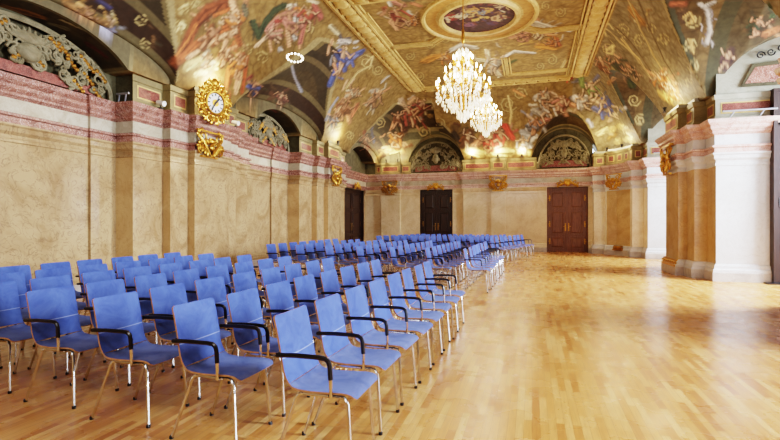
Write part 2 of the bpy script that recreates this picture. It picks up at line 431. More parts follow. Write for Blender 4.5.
struct(shaft_walls(0, N - 1, isR, top, m_right).build('wall_right', [M['white'], M['tympwhite'], M['wooddark'], M['wall2'], M['cream']]))
struct(shaft_walls(0, N - 1, isB, top, lambda i: 0).build('wall_back', [M['wall'], M['tymp'], M['wooddark'], M['wall2']]))

# plinths, capitals, entablature, attic
def keep_base(t): return t not in ('W',)
def base_sweep(side, keep, m1, m2):
    mb = MB()
    for i in range(N - 1):
        t = pts[i][2]
        if not keep(t) or t == 'W': continue
        cut = None
        if t == 'L' and pts[i][1] == 19.2 and pts[i][0] == -8.3: cut = (1, D_LEFT)
        elif t == 'FM': cut = (0, D_MID)
        elif t == 'FR': cut = (0, D_RIGHT)
        a, b = Vector(pts[i][:2]), Vector(pts[i + 1][:2])
        runs = [(0.0, 1.0)]
        if cut:
            L = abs(b[cut[0]] - a[cut[0]]); s0 = abs(cut[1][0] - a[cut[0]]) / L; s1 = abs(cut[1][1] - a[cut[0]]) / L
            runs = [(0, s0), (s1, 1.0)]
        for prof, mi in ((BASE1, 0), (BASE2, 1)):
            for (s0, s1) in runs:
                for (o0, z0), (o1, z1) in zip(prof[:-1], prof[1:]):
                    A0, B0 = a + OFF[i] * o0, b + OFF[i + 1] * o0; A1, B1 = a + OFF[i] * o1, b + OFF[i + 1] * o1
                    p = [A0.lerp(B0, s0), A0.lerp(B0, s1), A1.lerp(B1, s1), A1.lerp(B1, s0)]
                    mb.add([(p[0].x, p[0].y, z0), (p[1].x, p[1].y, z0), (p[2].x, p[2].y, z1), (p[3].x, p[3].y, z1)], [(0, 3, 2, 1)], mi)
    struct(mb.build('baseboard_' + side, [m1, m2]))
base_sweep('left', isL, M['plinth'], M['wallleft'])
base_sweep('far', isF, M['plinth'], M['wall'])
base_sweep('right', isR, M['plinth'], M['white'])
tn = 0
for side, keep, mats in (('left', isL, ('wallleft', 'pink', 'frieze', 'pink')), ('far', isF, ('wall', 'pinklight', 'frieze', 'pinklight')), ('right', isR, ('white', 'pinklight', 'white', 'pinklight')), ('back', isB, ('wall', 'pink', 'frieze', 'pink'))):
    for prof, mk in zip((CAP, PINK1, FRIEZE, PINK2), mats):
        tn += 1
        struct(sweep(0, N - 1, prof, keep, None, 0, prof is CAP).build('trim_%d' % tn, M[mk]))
# attic with framed red panels
for side, tags in (('left', ('LA',)), ('far', ('FA',)), ('right', ('RA',)), ('rightn', ('RN',))):
    mb = sweep(0, N - 1, ATTIC, lambda t: t in tags)
    for i in range(N - 1):
        if pts[i][2] not in tags: continue
        a, b = Vector(pts[i][:2]), Vector(pts[i + 1][:2]); d = b - a
        if d.length < 0.3: continue
        u = d.normalized(); n = Vector((u.y, -u.x)); L = min(d.length, 1.9 if side == 'rightn' else 9)
        m0 = 0.09
        if side == 'rightn' and u.x < 0: a = b - u * L
        A = a + u * m0; B = a + u * (L - m0)
        for (ex, off, mi) in ((0.0, 0.022, 2), (0.03, 0.028, 1)):
            A2 = A + u * ex + n * off; B2 = B - u * ex + n * off
            mb.add([(A2.x, A2.y, 3.95 + ex), (B2.x, B2.y, 3.95 + ex), (B2.x, B2.y, 4.22 - ex), (A2.x, A2.y, 4.22 - ex)], [(0, 3, 2, 1)], mi)
    tn += 1
    struct(mb.build('trim_%d' % tn, [M['attic'] if side[:5] != 'right' else M['tympwhite'] if side == 'rightn' else M['attic'], M['redpanel'], M['stuccogold']]))
# floor
fl = MB(); fl.add([(-8.6, -4.2, 0), (8.6, -4.2, 0), (8.6, 23.8, 0), (-8.6, 23.8, 0)], [(0, 1, 2, 3)])
struct(fl.build('floor', M['floor']))

# ------------------------------------------------------------------ windows of the niches (beyond the right edge of the picture)
t = NT('window_glass'); tr = t.add('ShaderNodeBsdfTransparent'); gl = t.add('ShaderNodeBsdfGlossy'); gl.inputs['Roughness'].default_value = 0.02
fr = t.add('ShaderNodeFresnel'); mx = t.add('ShaderNodeMixShader'); t.link(fr.outputs[0], mx.inputs[0]); t.link(tr.outputs[0], mx.inputs[1]); t.link(gl.outputs[0], mx.inputs[2])
t.link(mx.outputs[0], t.n['Material Output'].inputs['Surface']); M['glass'] = t.m
def window_bay(n, y0, y1):
    w = MB(); X = 8.2; a, b = y0 + 0.45, y1 - 0.45; z0, z1 = 0.55, 4.6
    w.box(X, X + 0.35, y0, a, 0, 6.6); w.box(X, X + 0.35, b, y1, 0, 6.6); w.box(X, X + 0.35, a, b, 0, z0); w.box(X, X + 0.35, a, b, z1, 6.6)
    o = struct(w.build('wall_window_%d' % n, M['white']))
    f = MB(); X2 = X + 0.12
    for y in (a, a + (b - a) / 2 - 0.04, b - 0.08): f.box(X2, X2 + 0.08, y, y + 0.08, z0, z1)
    for z in (z0, 1.6, 2.6, 3.5, z1 - 0.08): f.box(X2, X2 + 0.08, a, b, z, z + 0.07)
    fo = struct(f.build('window_%d' % n, M['wood']))
    g = MB(); g.box(X2 + 0.03, X2 + 0.036, a, b, z0, z1)
    g.build('pane', M['glass'], fo)
window_bay(1, 9.3, 13.0); window_bay(2, 16.6, 20.0); window_bay(3, 2.0, 5.7)

# ------------------------------------------------------------------ the frescoed vault
H = 7.2; Z0 = 4.4
LB = [(-1.9, 2.6, 1.85), (5.9, 2.72, 1.9), (13.45, 2.72, 1.62), (21.1, 2.15, 1.95)]
FB = [(-4.57, 1.5), (1.4, 1.5)]
RB = [(3.85, 1.95), (11.15, 1.95), (18.3, 1.8)]
def cove(x, y):
    s = np.minimum(np.minimum((x + 7.5) / 2.35, (4.02 - x) / 1.97), (23.05 - y) / 2.85)
    s = np.clip(s, 0, 1)
    return Z0 + (H - Z0) * (1 - (1 - s) ** 1.4)
def lunette(x, y):
    L = np.full(np.shape(x), 3.0)
    d = x + 8.3
    for (yc, r, rb) in LB:
        e = np.sqrt(np.clip(1 - ((y - yc) / r) ** 2, 0, 1))
        crown = np.minimum(5.05 + 1.02 * np.maximum(d - 0.75, 0), 6.75)
        v = Z0 + (crown - Z0) * e
        v = np.where((d >= 0.68) & (np.abs(y - yc) < r), v, 3.0)
        e2 = np.sqrt(np.clip(1 - ((y - yc) / rb) ** 2, 0, 1))
        v2 = np.where((d < 0.68) & (np.abs(y - yc) < rb), 3.8 + 1.12 * e2, 3.0)
        L = np.maximum(L, np.where(d < 4.0, np.maximum(v, v2), 3.0))
    d = 23.3 - y
    for (xc, r) in FB:
        e = np.sqrt(np.clip(1 - ((x - xc) / r) ** 2, 0, 1))
        v = 3.85 + (5.6 + 0.32 * d - 3.85) * e
        L = np.maximum(L, np.where((np.abs(x - xc) < r) & (d < 4), v, 3.0))
    for (yc, r) in RB:
        e = np.sqrt(np.clip(1 - ((y - yc) / r) ** 2, 0, 1))
        crown = np.minimum(6.05 + 0.32 * np.clip(4.7 - x, 0, 9), 6.8)
        v = 4.3 + (crown - 4.3) * e
        L = np.maximum(L, np.where((np.abs(y - yc) < r) & (x > -1), v, 3.0))
        e = np.sqrt(np.clip(1 - ((x - 6.15) / 1.98) ** 2, 0, 1))
        v = np.where((np.abs(y - yc) < r) & (x > 4.1), 4.25 + 1.5 * e, 3.0)
        L = np.maximum(L, v)
    return L
def vault(x, y):
    return np.maximum(cove(x, y), lunette(x, y))

xs = np.concatenate([np.arange(-8.34, 5.6, 0.032), np.arange(5.6, 8.45, 0.12)])
ys = np.concatenate([np.arange(-4.1, 3.4, 0.2), np.arange(3.4, 23.5, 0.032)])
XX, YY = np.meshgrid(xs, ys, indexing='ij')
ZZ = vault(XX, YY)
CC, LL = cove(XX, YY), lunette(XX, YY)
VX = np.stack([XX, YY, ZZ], -1).reshape(-1, 3)
L1 = np.array(lin((196, 166, 92))[:3])
def LC(*c): return np.array(lin(c)[:3])
E_ = (LL - CC).reshape(-1)
xf, yf, zf = VX[:, 0], VX[:, 1], VX[:, 2]
colr = np.zeros((len(VX), 3)); orn = np.ones(len(VX))
def nz3(p, s, seed):
    r = np.random.RandomState(seed); v = np.zeros(len(p))
    for k in range(5):
        w = r.normal(size=3) * s * (1 + 0.6 * k); v += np.sin(p @ w + r.uniform(0, 6.28)) / (1 + 0.4 * k)
    return v / 2.6
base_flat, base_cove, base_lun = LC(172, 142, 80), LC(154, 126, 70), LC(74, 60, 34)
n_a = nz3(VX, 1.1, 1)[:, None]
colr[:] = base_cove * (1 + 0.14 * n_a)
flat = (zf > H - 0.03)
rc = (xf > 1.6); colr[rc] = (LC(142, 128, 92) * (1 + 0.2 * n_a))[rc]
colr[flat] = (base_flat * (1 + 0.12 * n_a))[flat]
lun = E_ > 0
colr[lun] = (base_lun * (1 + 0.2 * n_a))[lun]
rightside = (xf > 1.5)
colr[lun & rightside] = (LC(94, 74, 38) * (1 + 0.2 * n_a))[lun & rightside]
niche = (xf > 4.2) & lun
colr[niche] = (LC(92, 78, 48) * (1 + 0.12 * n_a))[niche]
# ribs along the groins
def between(v, a, b): return (v > a) & (v < b)
rb = between(E_, -0.10, 0.0) & (zf < H - 0.05); colr[rb] = LC(168, 150, 98); orn[rb] = 0.25
rb = between(E_, 0.0, 0.06) & (zf < H - 0.05); colr[rb] = LC(120, 104, 62); orn[rb] = 0.2
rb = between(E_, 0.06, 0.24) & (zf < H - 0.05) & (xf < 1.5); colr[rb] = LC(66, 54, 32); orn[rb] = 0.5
rb = between(E_, 0.0, 0.2) & (zf < H - 0.05) & (xf > 1.5) & (yf < 22); colr[rb] = LC(74, 74, 52); orn[rb] = 0.2
# soffit bands of the left bays, parallel to the wall
dL = xf + 8.3
bz = lun & (xf < -4)
for (a, b, c, o) in ((0.6, 0.86, (112, 100, 66), 0.15), (0.86, 1.2, (62, 44, 28), 0.6), (1.2, 1.32, (110, 96, 60), 0.2), (1.9, 2.02, (104, 88, 54), 0.2), (2.02, 2.2, (58, 48, 30), 0.9)):
    k = bz & between(dL, a, b); colr[k] = LC(*c) * (1 + 0.12 * n_a[k]); orn[k] = o
dF = 23.3 - yf
bz = lun & (yf > 21) & between(xf, -6.3, 3.1)
for (a, b, c, o) in ((0.0, 0.3, (150, 138, 96), 0.15), (0.3, 0.5, (100, 96, 70), 0.3), (0.5, 0.62, (150, 136, 90), 0.2)):
    k = bz & between(dF, a, b); colr[k] = LC(*c); orn[k] = o
# arch ring where the niche vault meets the room
for (yc, r) in RB:
    k = lun & between(xf, 3.95, 4.3) & (np.abs(yf - yc) < r); colr[k] = LC(78, 74, 48); orn[k] = 0.2
    k = lun & between(xf, 3.72, 3.95) & (np.abs(yf - yc) < r); colr[k] = LC(116, 94, 52); orn[k] = 1.0

def vray(px, py):
    """the point of the vault seen along one direction"""
    d = ray(px, py); o = np.array([0, 0, CH])
    ts = np.linspace(2.5, 34, 6300)
    p = o + ts[:, None] * d
    h = vault(p[:, 0], p[:, 1])
    k = np.argmax(p[:, 2] >= h)
    return p[k], ts[k]
strength = np.zeros(len(VX))
def dab(path, w, c, alpha=1.0, soft=0.5, fold=0.15, wobble=0.2, o=0.1, seed=[11]):
    """one brush stroke on the plaster, w wide, along a path of sight directions"""
    seed[0] += 1
    q = [vray(*p) for p in path]
    P3 = [a for a, _ in q]; tm = float(np.mean([b for _, b in q]))
    r = 0.5 * w * tm / F
    lo = np.min(P3, 0) - r * 1.5; hi = np.max(P3, 0) + r * 1.5
    i0, i1 = np.searchsorted(xs, (lo[0], hi[0])); j0, j1 = np.searchsorted(ys, (lo[1], hi[1]))
    if i1 <= i0 or j1 <= j0: return
    idx = (np.arange(i0, i1)[:, None] * len(ys) + np.arange(j0, j1)[None, :]).reshape(-1)
    V = VX[idx]; k = (V[:, 2] > lo[2]) & (V[:, 2] < hi[2]); idx, V = idx[k], V[k]
    if not len(idx): return
    best = np.full(len(idx), 1e9)
    for a, b in (list(zip(P3[:-1], P3[1:])) if len(P3) > 1 else [(P3[0], P3[0])]):
        ab = b - a; L2 = float(ab @ ab)
        tt = np.clip(((V - a) @ ab) / L2, 0, 1) if L2 > 1e-9 else np.zeros(len(V))
        best = np.minimum(best, np.linalg.norm(V - (a + tt[:, None] * ab), axis=1))
    d = best / (r * (1 + wobble * nz3(V, 1.6 / max(r, .04), seed[0])))
    al = (alpha * np.clip((1.0 - d) / soft, 0, 1))[:, None]
    col = LC(*c)[None, :] * (1 + fold * nz3(V, 2.0 / max(r, .05), seed[0] + 500))[:, None]
    colr[idx] = colr[idx] * (1 - al) + np.clip(col, 0, 1) * al
    orn[idx] = orn[idx] * (1 - al[:, 0]) + o * al[:, 0]
rs_ = random.Random(3)
def shade(c, f): return tuple(max(0, min(255, v * f)) for v in c)
def jit(path, a): return [(x + rs_.uniform(-a, a), y + rs_.uniform(-a, a)) for x, y in path]
def stroke(path, w, c):
    """a limb or a fold of drapery: shadow, body, folds, light"""
    if w >= 6: dab([(x + 0.12 * w, y + 0.16 * w) for x, y in path], w * 1.35, (88, 64, 36), 0.5, 0.9)
    dab(path, w, shade(c, 0.86), 1.0, 0.45, 0.18, 0.28)
    n = 1 if w < 6 else (3 if w < 10 else 5)
    for k in range(n):
        f = rs_.choice((0.58, 0.7, 1.12, 1.2, 1.28)) if n > 1 else 1.15
        m = jit([(x + rs_.uniform(-.3, .3) * w, y + rs_.uniform(-.3, .3) * w) for x, y in path], w * 0.10)
        if len(m) == 1: m = [m[0], (m[0][0] + rs_.uniform(-.4, .4) * w, m[0][1] + rs_.uniform(-.4, .4) * w)]
        dab(m, max(2.0, w * rs_.uniform(0.16, 0.3)), shade(c, f), 0.85, 0.6, 0.1)
    dab([(x - 0.14 * w, y - 0.16 * w) for x, y in path], w * 0.42, shade(c, 1.14), 0.6, 0.8, 0.1)
PAL = dict(
 warm=[(150, 84, 44), (196, 112, 56), (226, 186, 140), (206, 146, 100), (120, 70, 38), (214, 160, 110)],
 rose=[(196, 118, 100), (172, 86, 74), (226, 196, 160), (222, 214, 198), (150, 96, 70), (208, 150, 112)],
 gold=[(208, 176, 102), (190, 150, 74), (224, 204, 150), (150, 116, 60), (170, 124, 62)],
 pale=[(222, 210, 184), (206, 190, 160), (224, 182, 142), (178, 168, 148), (150, 124, 90)],
 cool=[(110, 118, 160), (206, 204, 200), (150, 152, 160), (222, 186, 148), (94, 96, 110)],
 dark=[(92, 70, 44), (120, 92, 54), (74, 68, 48), (140, 104, 62), (104, 66, 46)])
def cluster(cx, cy, rx, ry, n, pal, ang=None, w0=3.0, w1=6.5):
    """a crowd of small painted limbs, folds and clouds around one figure group"""
    for _ in range(n):
        t_ = rs_.uniform(0, 6.28); q = math.sqrt(rs_.random()); x, y = cx + rx * q * math.cos(t_), cy + ry * q * math.sin(t_)
        a = (ang if ang is not None else 0) + rs_.gauss(0, 0.7 if ang is not None else 3); L = rs_.uniform(2, 5)
        bend = rs_.uniform(-0.8, 0.8)
        p = [(x, y), (x + L * math.cos(a), y + L * math.sin(a)), (x + L * math.cos(a) + L * math.cos(a + bend), y + L * math.sin(a) + L * math.sin(a + bend))]
        w = rs_.uniform(w0, w1); c = rs_.choice(PAL[pal])
        dab([(u + .5, v + .7) for u, v in p], w * 1.5, (92, 68, 38), 0.4, 0.9); dab(p, w, shade(c, rs_.uniform(0.72, 1.05)), 0.85, 0.8, 0.25, 0.35)
        dab([(u - .4, v - .5) for u, v in p], w * 0.45, shade(c, 1.15), 0.5, 0.9)
def curl(cx, cy, r, turns, a0, s, w, c):
    p = []
    for i in range(12):
        t_ = i / 11; a = a0 + s * turns * 6.28 * t_; q = r * (1 - .8 * t_); p.append((cx + q * math.cos(a), cy + q * math.sin(a)))
    dab([(x + .6, y + .8) for x, y in p], w * 1.3, (110, 86, 44), 0.55, 0.8, 0, 0, 0.3); dab(p, w, c, 0.85, 0.6, 0, 0, 0.3)
SK = (224, 172, 126); SK2 = (206, 146, 100); CR = (226, 208, 170); WH = (224, 220, 206); BL = (84, 98, 158); RD = (182, 84, 66); OR = (206, 128, 52); BR = (128, 80, 44); GR = (62, 72, 48); PK = (204, 138, 118)
S = [  # bright yellow strokes beside the uplights paint in their glow
 # first pendentive
 ([(176, 62), (187, 44), (195, 26), (208, 10), (228, 3)], 17, (150, 80, 40)), ([(180, 60), (200, 42), (222, 30), (240, 22)], 12, (188, 102, 48)), ([(188, 58), (206, 46), (226, 34)], 7, (222, 180, 134)),
 ([(177, 56), (188, 40), (196, 24)], 4, (210, 120, 52)), ([(214, 16), (232, 8)], 5, (206, 112, 50)), ([(226, 42), (222, 55), (214, 64)], 8, SK), ([(241, 60), (239, 78), (236, 92)], 8, SK), ([(240, 55)], 7, SK2), ([(228, 50), (238, 46)], 6, SK2),
 ([(247, 58), (245, 74), (242, 92)], 6, (176, 88, 42)), ([(232, 0), (237, 20), (232, 34)], 11, SK), ([(246, 0), (243, 18)], 9, SK2), ([(228, 70), (226, 90)], 8, (196, 120, 60)), ([(188, 66), (202, 60), (216, 66)], 13, (222, 200, 130)), ([(205, 54), (212, 64)], 8, CR), ([(196, 74), (206, 72)], 8, (236, 214, 140)),
 ([(178, 30), (181, 22), (185, 26), (181, 29)], 3, (220, 204, 140)), ([(180, 8), (188, 4)], 4, (214, 196, 130)),
 # winged figures over the second bay
 ([(253, 22), (259, 36), (265, 22), (275, 10), (284, 6)], 10, GR), ([(268, 30), (279, 18), (290, 13)], 11, PK), ([(276, 21), (289, 19)], 6, (164, 72, 60)), ([(256, 46), (267, 37), (281, 31)], 6, (226, 190, 152)), ([(271, 51), (270, 41)], 5, SK), ([(296, 14), (296, 26), (295, 38)], 9, WH), ([(280, 49)], 8, (208, 208, 206)),
 ([(287, 27), (289, 46)], 6, SK), ([(305, 22), (300, 43)], 8, (178, 104, 88)), ([(296, 9), (310, 14)], 7, OR), ([(314, 5), (321, 18)], 9, (202, 112, 96)), ([(290, 7)], 8, CR), ([(308, 0), (318, 3)], 5, CR), ([(300, 47)], 6, SK2), ([(244, 6), (246, 14)], 9, (112, 106, 80)), ([(236, 30), (240, 44)], 9, (156, 88, 46)), ([(330, 26), (338, 34)], 6, (224, 208, 160)),
 # blue robed figure
 ([(340, 41), (349, 42)], 9, (200, 192, 180)), ([(344, 48)], 7, SK), ([(362, 52), (350, 58), (340, 64), (330, 84)], 10, BL), ([(356, 56), (346, 66)], 8, (110, 122, 176)), ([(332, 40), (328, 54)], 5, SK), ([(340, 73)], 9, (150, 100, 60)), ([(334, 64), (337, 74)], 5, SK2),
 ([(366, 64), (374, 56), (370, 68)], 3, (218, 198, 136)), ([(346, 88), (358, 72), (372, 66)], 4, (206, 184, 120)),
 # figures over the second lamp, with its yellow glow painted in
 ([(337, 112), (344, 100), (355, 91)], 8, SK), ([(350, 122), (346, 108)], 8, SK2), ([(326, 120), (331, 108), (338, 98)], 5, (160, 164, 172)), ([(365, 88), (352, 98)], 4, SK), ([(352, 116), (358, 104)], 6, (196, 120, 78)), ([(331, 128), (340, 126)], 9, (238, 214, 140)),
 ([(380, 92), (372, 101)], 7, SK), ([(367, 104)], 6, CR), ([(382, 82), (389, 76)], 5, (196, 192, 184)), ([(391, 87), (384, 92)], 4, SK2),
 # group over the far left corner
 ([(400, 100), (407, 108)], 9, (216, 184, 148)), ([(414, 98), (409, 104)], 6, SK), ([(412, 120), (420, 112)], 9, RD), ([(421, 104), (428, 108)], 8, (176, 84, 80)), ([(404, 130), (410, 124)], 10, (96, 62, 40)), ([(394, 140), (400, 136)], 10, (160, 98, 42)), ([(388, 150), (400, 150)], 9, (236, 200, 110)), ([(395, 118), (392, 128)], 6, SK2), ([(430, 116), (438, 120)], 8, (176, 140, 70)),
 # first panel of the flat
 ([(392, 2), (404, 6)], 8, PK), ([(396, 14), (391, 22), (397, 30)], 7, SK), ([(388, 0), (391, 6)], 5, WH), ([(404, 22), (414, 24)], 5, SK2), ([(412, 3), (420, 6)], 7, (206, 132, 88)), ([(384, 8)], 7, (196, 110, 72)), ([(404, 0), (412, 0)], 8, (120, 120, 84)),
 # flat around the lights
 ([(424, 62), (434, 57), (446, 56)], 13, (208, 142, 52)), ([(448, 62), (442, 58)], 6, SK), ([(452, 50), (462, 45), (476, 48)], 9, WH), ([(478, 60), (500, 62)], 7, CR), ([(487, 50), (488, 58)], 7, (222, 196, 160)), ([(502, 58), (514, 52), (534, 53)], 6, WH), ([(494, 68), (500, 76)], 7, CR), ([(508, 64), (516, 60)], 6, (80, 90, 48)),
 ([(522, 19), (536, 23), (552, 27), (570, 31)], 8, WH), ([(526, 24), (544, 27)], 5, WH), ([(510, 38), (520, 35), (528, 32)], 5, (226, 160, 130)), ([(536, 34), (556, 35)], 5, SK), ([(540, 46), (554, 48)], 15, (208, 148, 52)), ([(556, 38), (560, 46)], 5, (188, 104, 60)), ([(520, 44), (532, 42)], 8, (200, 160, 76)),
 # right panel figures
 ([(570, 78)], 7, (188, 72, 50)), ([(580, 76), (583, 86)], 7, (132, 154, 84)), ([(591, 84), (593, 94)], 7, SK), ([(576, 98), (584, 104)], 11, (218, 212, 202)), ([(590, 98), (606, 106), (617, 115)], 6, (226, 190, 152)), ([(598, 96), (612, 104), (622, 112)], 4, (100, 112, 168)), ([(594, 108), (604, 114)], 7, (112, 122, 172)), ([(588, 120), (592, 126)], 5, (196, 200, 214)),
 ([(536, 98), (544, 94)], 9, (208, 198, 178)), ([(534, 110), (540, 114)], 8, (190, 180, 160)), ([(560, 98), (556, 112)], 7, SK), ([(566, 102), (574, 106)], 6, SK2), ([(542, 121), (550, 118)], 6, (210, 140, 120)), ([(522, 132), (530, 138)], 9, (172, 172, 170)), ([(526, 126), (536, 130)], 4, (90, 92, 96)), ([(530, 142), (536, 136)], 6, (206, 204, 196)),
 ([(600, 58), (605, 72)], 6, SK), ([(608, 60), (618, 70), (632, 86)], 10, (78, 84, 46)), ([(612, 53), (620, 58)], 5, SK), ([(627, 65), (636, 72)], 5, SK2), ([(614, 78), (608, 84)], 6, (190, 140, 84)), ([(648, 72), (658, 78), (668, 82)], 8, (226, 166, 112)), ([(670, 84), (680, 95)], 6, SK), ([(662, 74)], 6, (150, 96, 58)), ([(660, 94), (670, 100)], 14, (238, 196, 104)), ([(632, 10), (642, 22)], 16, (176, 124, 52)), ([(606, 50), (614, 46), (612, 54), (607, 53)], 4, (220, 198, 130)), ([(622, 40), (640, 62)], 6, (206, 178, 108)),
 ([(612, 130), (622, 126)], 9, (216, 186, 110)), ([(598, 134), (606, 130)], 8, (226, 206, 140)), ([(618, 142), (630, 140)], 9, (244, 212, 130)),
 ([(604, 28), (620, 42), (638, 60), (652, 80)], 5, (196, 170, 110)), ([(614, 26), (634, 46), (650, 70)], 4, (112, 90, 50)), ([(638, 0), (650, 30), (664, 60), (682, 90)], 4, (104, 84, 46)), ([(628, 0), (640, 28), (654, 56), (670, 82)], 4, (186, 158, 94)), ([(606, 36), (602, 28), (608, 23), (613, 29)], 4, (206, 182, 120)),
 ([(596, 44), (588, 60), (584, 70)], 5, (176, 150, 90)), ([(560, 70), (566, 60)], 4, (206, 180, 116)),
 # group over the middle of the far wall
 ([(492, 142), (500, 140)], 8, (212, 74, 48)), ([(505, 126), (512, 138)], 8, (214, 72, 46)), ([(502, 138), (497, 132)], 6, SK), ([(524, 138), (530, 146)], 8, (172, 172, 170)), ([(464, 140), (470, 132)], 9, (122, 82, 48)), ([(454, 134), (460, 142)], 8, (64, 54, 42)), ([(474, 146), (482, 140)], 8, SK2), ([(468, 150), (480, 154)], 11, (240, 208, 120)), ([(488, 152), (510, 152)], 12, (246, 216, 132)), ([(520, 152), (532, 154)], 9, (240, 206, 120)), ([(485, 130), (490, 136)], 7, (218, 180, 130)), ([(508, 96), (512, 112), (510, 124)], 3, (216, 192, 122)), ([(514, 90), (524, 96)], 4, (214, 150, 84)),
 # right hand lunette
 ([(700, 4), (708, 10), (710, 32), (707, 44)], 6, (176, 170, 156)), ([(714, 2), (706, 6)], 6, (186, 180, 164)), ([(731, 50), (726, 70)], 9, (88, 66, 58)), ([(752, 20), (757, 32)], 9, (62, 72, 42)), ([(766, 34), (776, 30)], 9, (196, 122, 72)), ([(770, 6), (773, 16)], 8, (72, 88, 52)), ([(684, 18), (690, 12), (694, 20), (688, 24)], 3, (196, 160, 90)), ([(672, 4), (684, 4)], 8, (150, 84, 48)), ([(690, 40), (694, 52)], 4, (190, 156, 88)), ([(690, 66), (692, 80)], 4, (186, 170, 130)),
 # near left soffit
 ([(2, 7), (20, 10), (42, 17)], 11, (146, 98, 42)), ([(50, 24), (66, 28)], 8, (130, 118, 80)), ([(66, 0), (74, 10), (88, 18), (106, 23)], 12, (168, 126, 74)), ([(78, 4), (92, 12)], 7, (200, 160, 96)), ([(98, 0), (110, 8)], 6, (70, 66, 100)), ([(100, 28), (114, 32)], 6, (160, 160, 182)), ([(87, 43), (106, 57)], 7, (84, 38, 28)), ([(60, 20), (100, 36)], 3, (176, 162, 112)),
 # soffit of the second bay
 ([(250, 86), (258, 90)], 10, BL), ([(247, 80), (252, 76)], 6, (156, 84, 66)), ([(279, 94), (284, 102)], 7, (136, 88, 72)), ([(262, 104), (276, 112)], 5, (122, 66, 46)), ([(292, 66), (295, 78), (302, 92)], 4, (150, 150, 158)),
 ([(364, 132), (368, 148)], 7, (160, 92, 60)), ([(372, 128), (374, 142)], 5, (84, 84, 116)), ([(360, 140), (362, 150)], 5, (58, 68, 50)),
]
# scrollwork of the gilded grounds
for (x, y, r, s_) in ((181, 26, 8, 1), (184, 9, 6, -1), (196, 4, 5, 1), (366, 62, 8, 1), (378, 70, 6, -1), (508, 104, 9, 1), (520, 94, 7, -1), (608, 48, 8, 1), (622, 30, 8, -1), (640, 40, 7, 1), (692, 20, 9, 1), (690, 44, 8, -1), (692, 66, 7, 1), (688, 82, 5, -1),
                      (352, 26, 5, 1), (308, 28, 6, -1), (262, 58, 7, 1), (248, 50, 6, -1), (430, 44, 7, 1), (446, 38, 6, -1), (552, 60, 6, 1), (424, 132, 7, -1), (440, 124, 6, 1), (350, 136, 5, 1), (380, 122, 6, -1), (634, 100, 7, 1), (640, 120, 6, -1), (664, 40, 7, 1), (652, 28, 6, -1), (140, 20, 7, 1), (146, 44, 6, -1), (410, 56, 5, 1), (420, 76, 5, -1), (480, 82, 5, 1), (540, 66, 5, -1), (560, 12, 6, 1), (546, 6, 5, -1)):
    curl(x, y, r, 1.6, rs_.uniform(0, 6), s_, 1.8, (206, 186, 120))
for c_ in ((208, 36, 26, 30, 26, 'warm', -0.7), (232, 62, 14, 34, 30, 'warm', 1.3), (206, 58, 14, 10, 14, 'pale'), (290, 24, 28, 20, 34, 'rose'), (256, 26, 10, 14, 8, 'dark'), (346, 60, 18, 24, 22, 'cool'), (344, 108, 14, 22, 26, 'warm', -0.9), (374, 98, 12, 12, 16, 'pale'),
           (412, 112, 16, 14, 28, 'rose'), (396, 136, 12, 18, 26, 'warm', 1.3), (396, 14, 14, 14, 18, 'rose'), (414, 20, 8, 6, 8, 'warm'), (442, 58, 16, 9, 14, 'gold'), (494, 60, 16, 14, 22, 'pale'), (540, 36, 22, 12, 20, 'rose'), (548, 26, 22, 5, 10, 'pale'),
           (592, 94, 20, 18, 34, 'cool'), (606, 108, 16, 10, 18, 'pale'), (548, 106, 20, 14, 34, 'pale'), (532, 128, 12, 14, 24, 'cool'), (562, 102, 10, 10, 12, 'rose'), (618, 66, 18, 14, 24, 'dark', 0.7), (604, 62, 8, 8, 10, 'warm'), (664, 80, 16, 12, 22, 'warm', 0.6), (640, 16, 14, 14, 14, 'gold'),
           (620, 132, 14, 10, 18, 'gold'), (500, 136, 18, 14, 30, 'rose'), (464, 136, 12, 14, 24, 'dark'), (498, 146, 34, 8, 30, 'gold'), (392, 150, 14, 6, 12, 'gold'), (708, 26, 8, 22, 18, 'cool', 1.5, 1.5, 3.0), (730, 58, 10, 16, 16, 'dark', 1.3), (760, 26, 14, 14, 18, 'dark'), (772, 28, 8, 10, 8, 'warm'),
           (90, 12, 24, 12, 24, 'gold', 0.5), (24, 12, 22, 8, 16, 'dark', 0.3), (110, 26, 10, 6, 8, 'cool'), (262, 92, 16, 12, 16, 'dark', 0.6), (284, 98, 8, 12, 12, 'dark'), (366, 138, 8, 14, 16, 'dark', 1.2), (676, 6, 16, 8, 10, 'dark'), (472, 108, 20, 10, 10, 'gold'), (428, 100, 12, 14, 14, 'gold'), (150, 40, 10, 30, 12, 'dark', 1.3)):
    cluster(*c_[:4], int(c_[4] * 0.55), *c_[5:])
for s_ in S: stroke(*s_)
def limb(path, w, c):
    dab([(x + .5, y + .7) for x, y in path], w + 2.2, (74, 50, 28), 0.6, 0.6, 0, 0.1)
    dab(path, w, shade(c, .9), 1.0, 0.5, 0.08, 0.1)
    dab([(x + .2 * w, y + .2 * w) for x, y in path], w * .5, shade(c, .72), .6, .9, 0, .1)
    dab([(x - .18 * w, y - .2 * w) for x, y in path], w * .5, shade(c, 1.14), .75, .9, 0, .1)
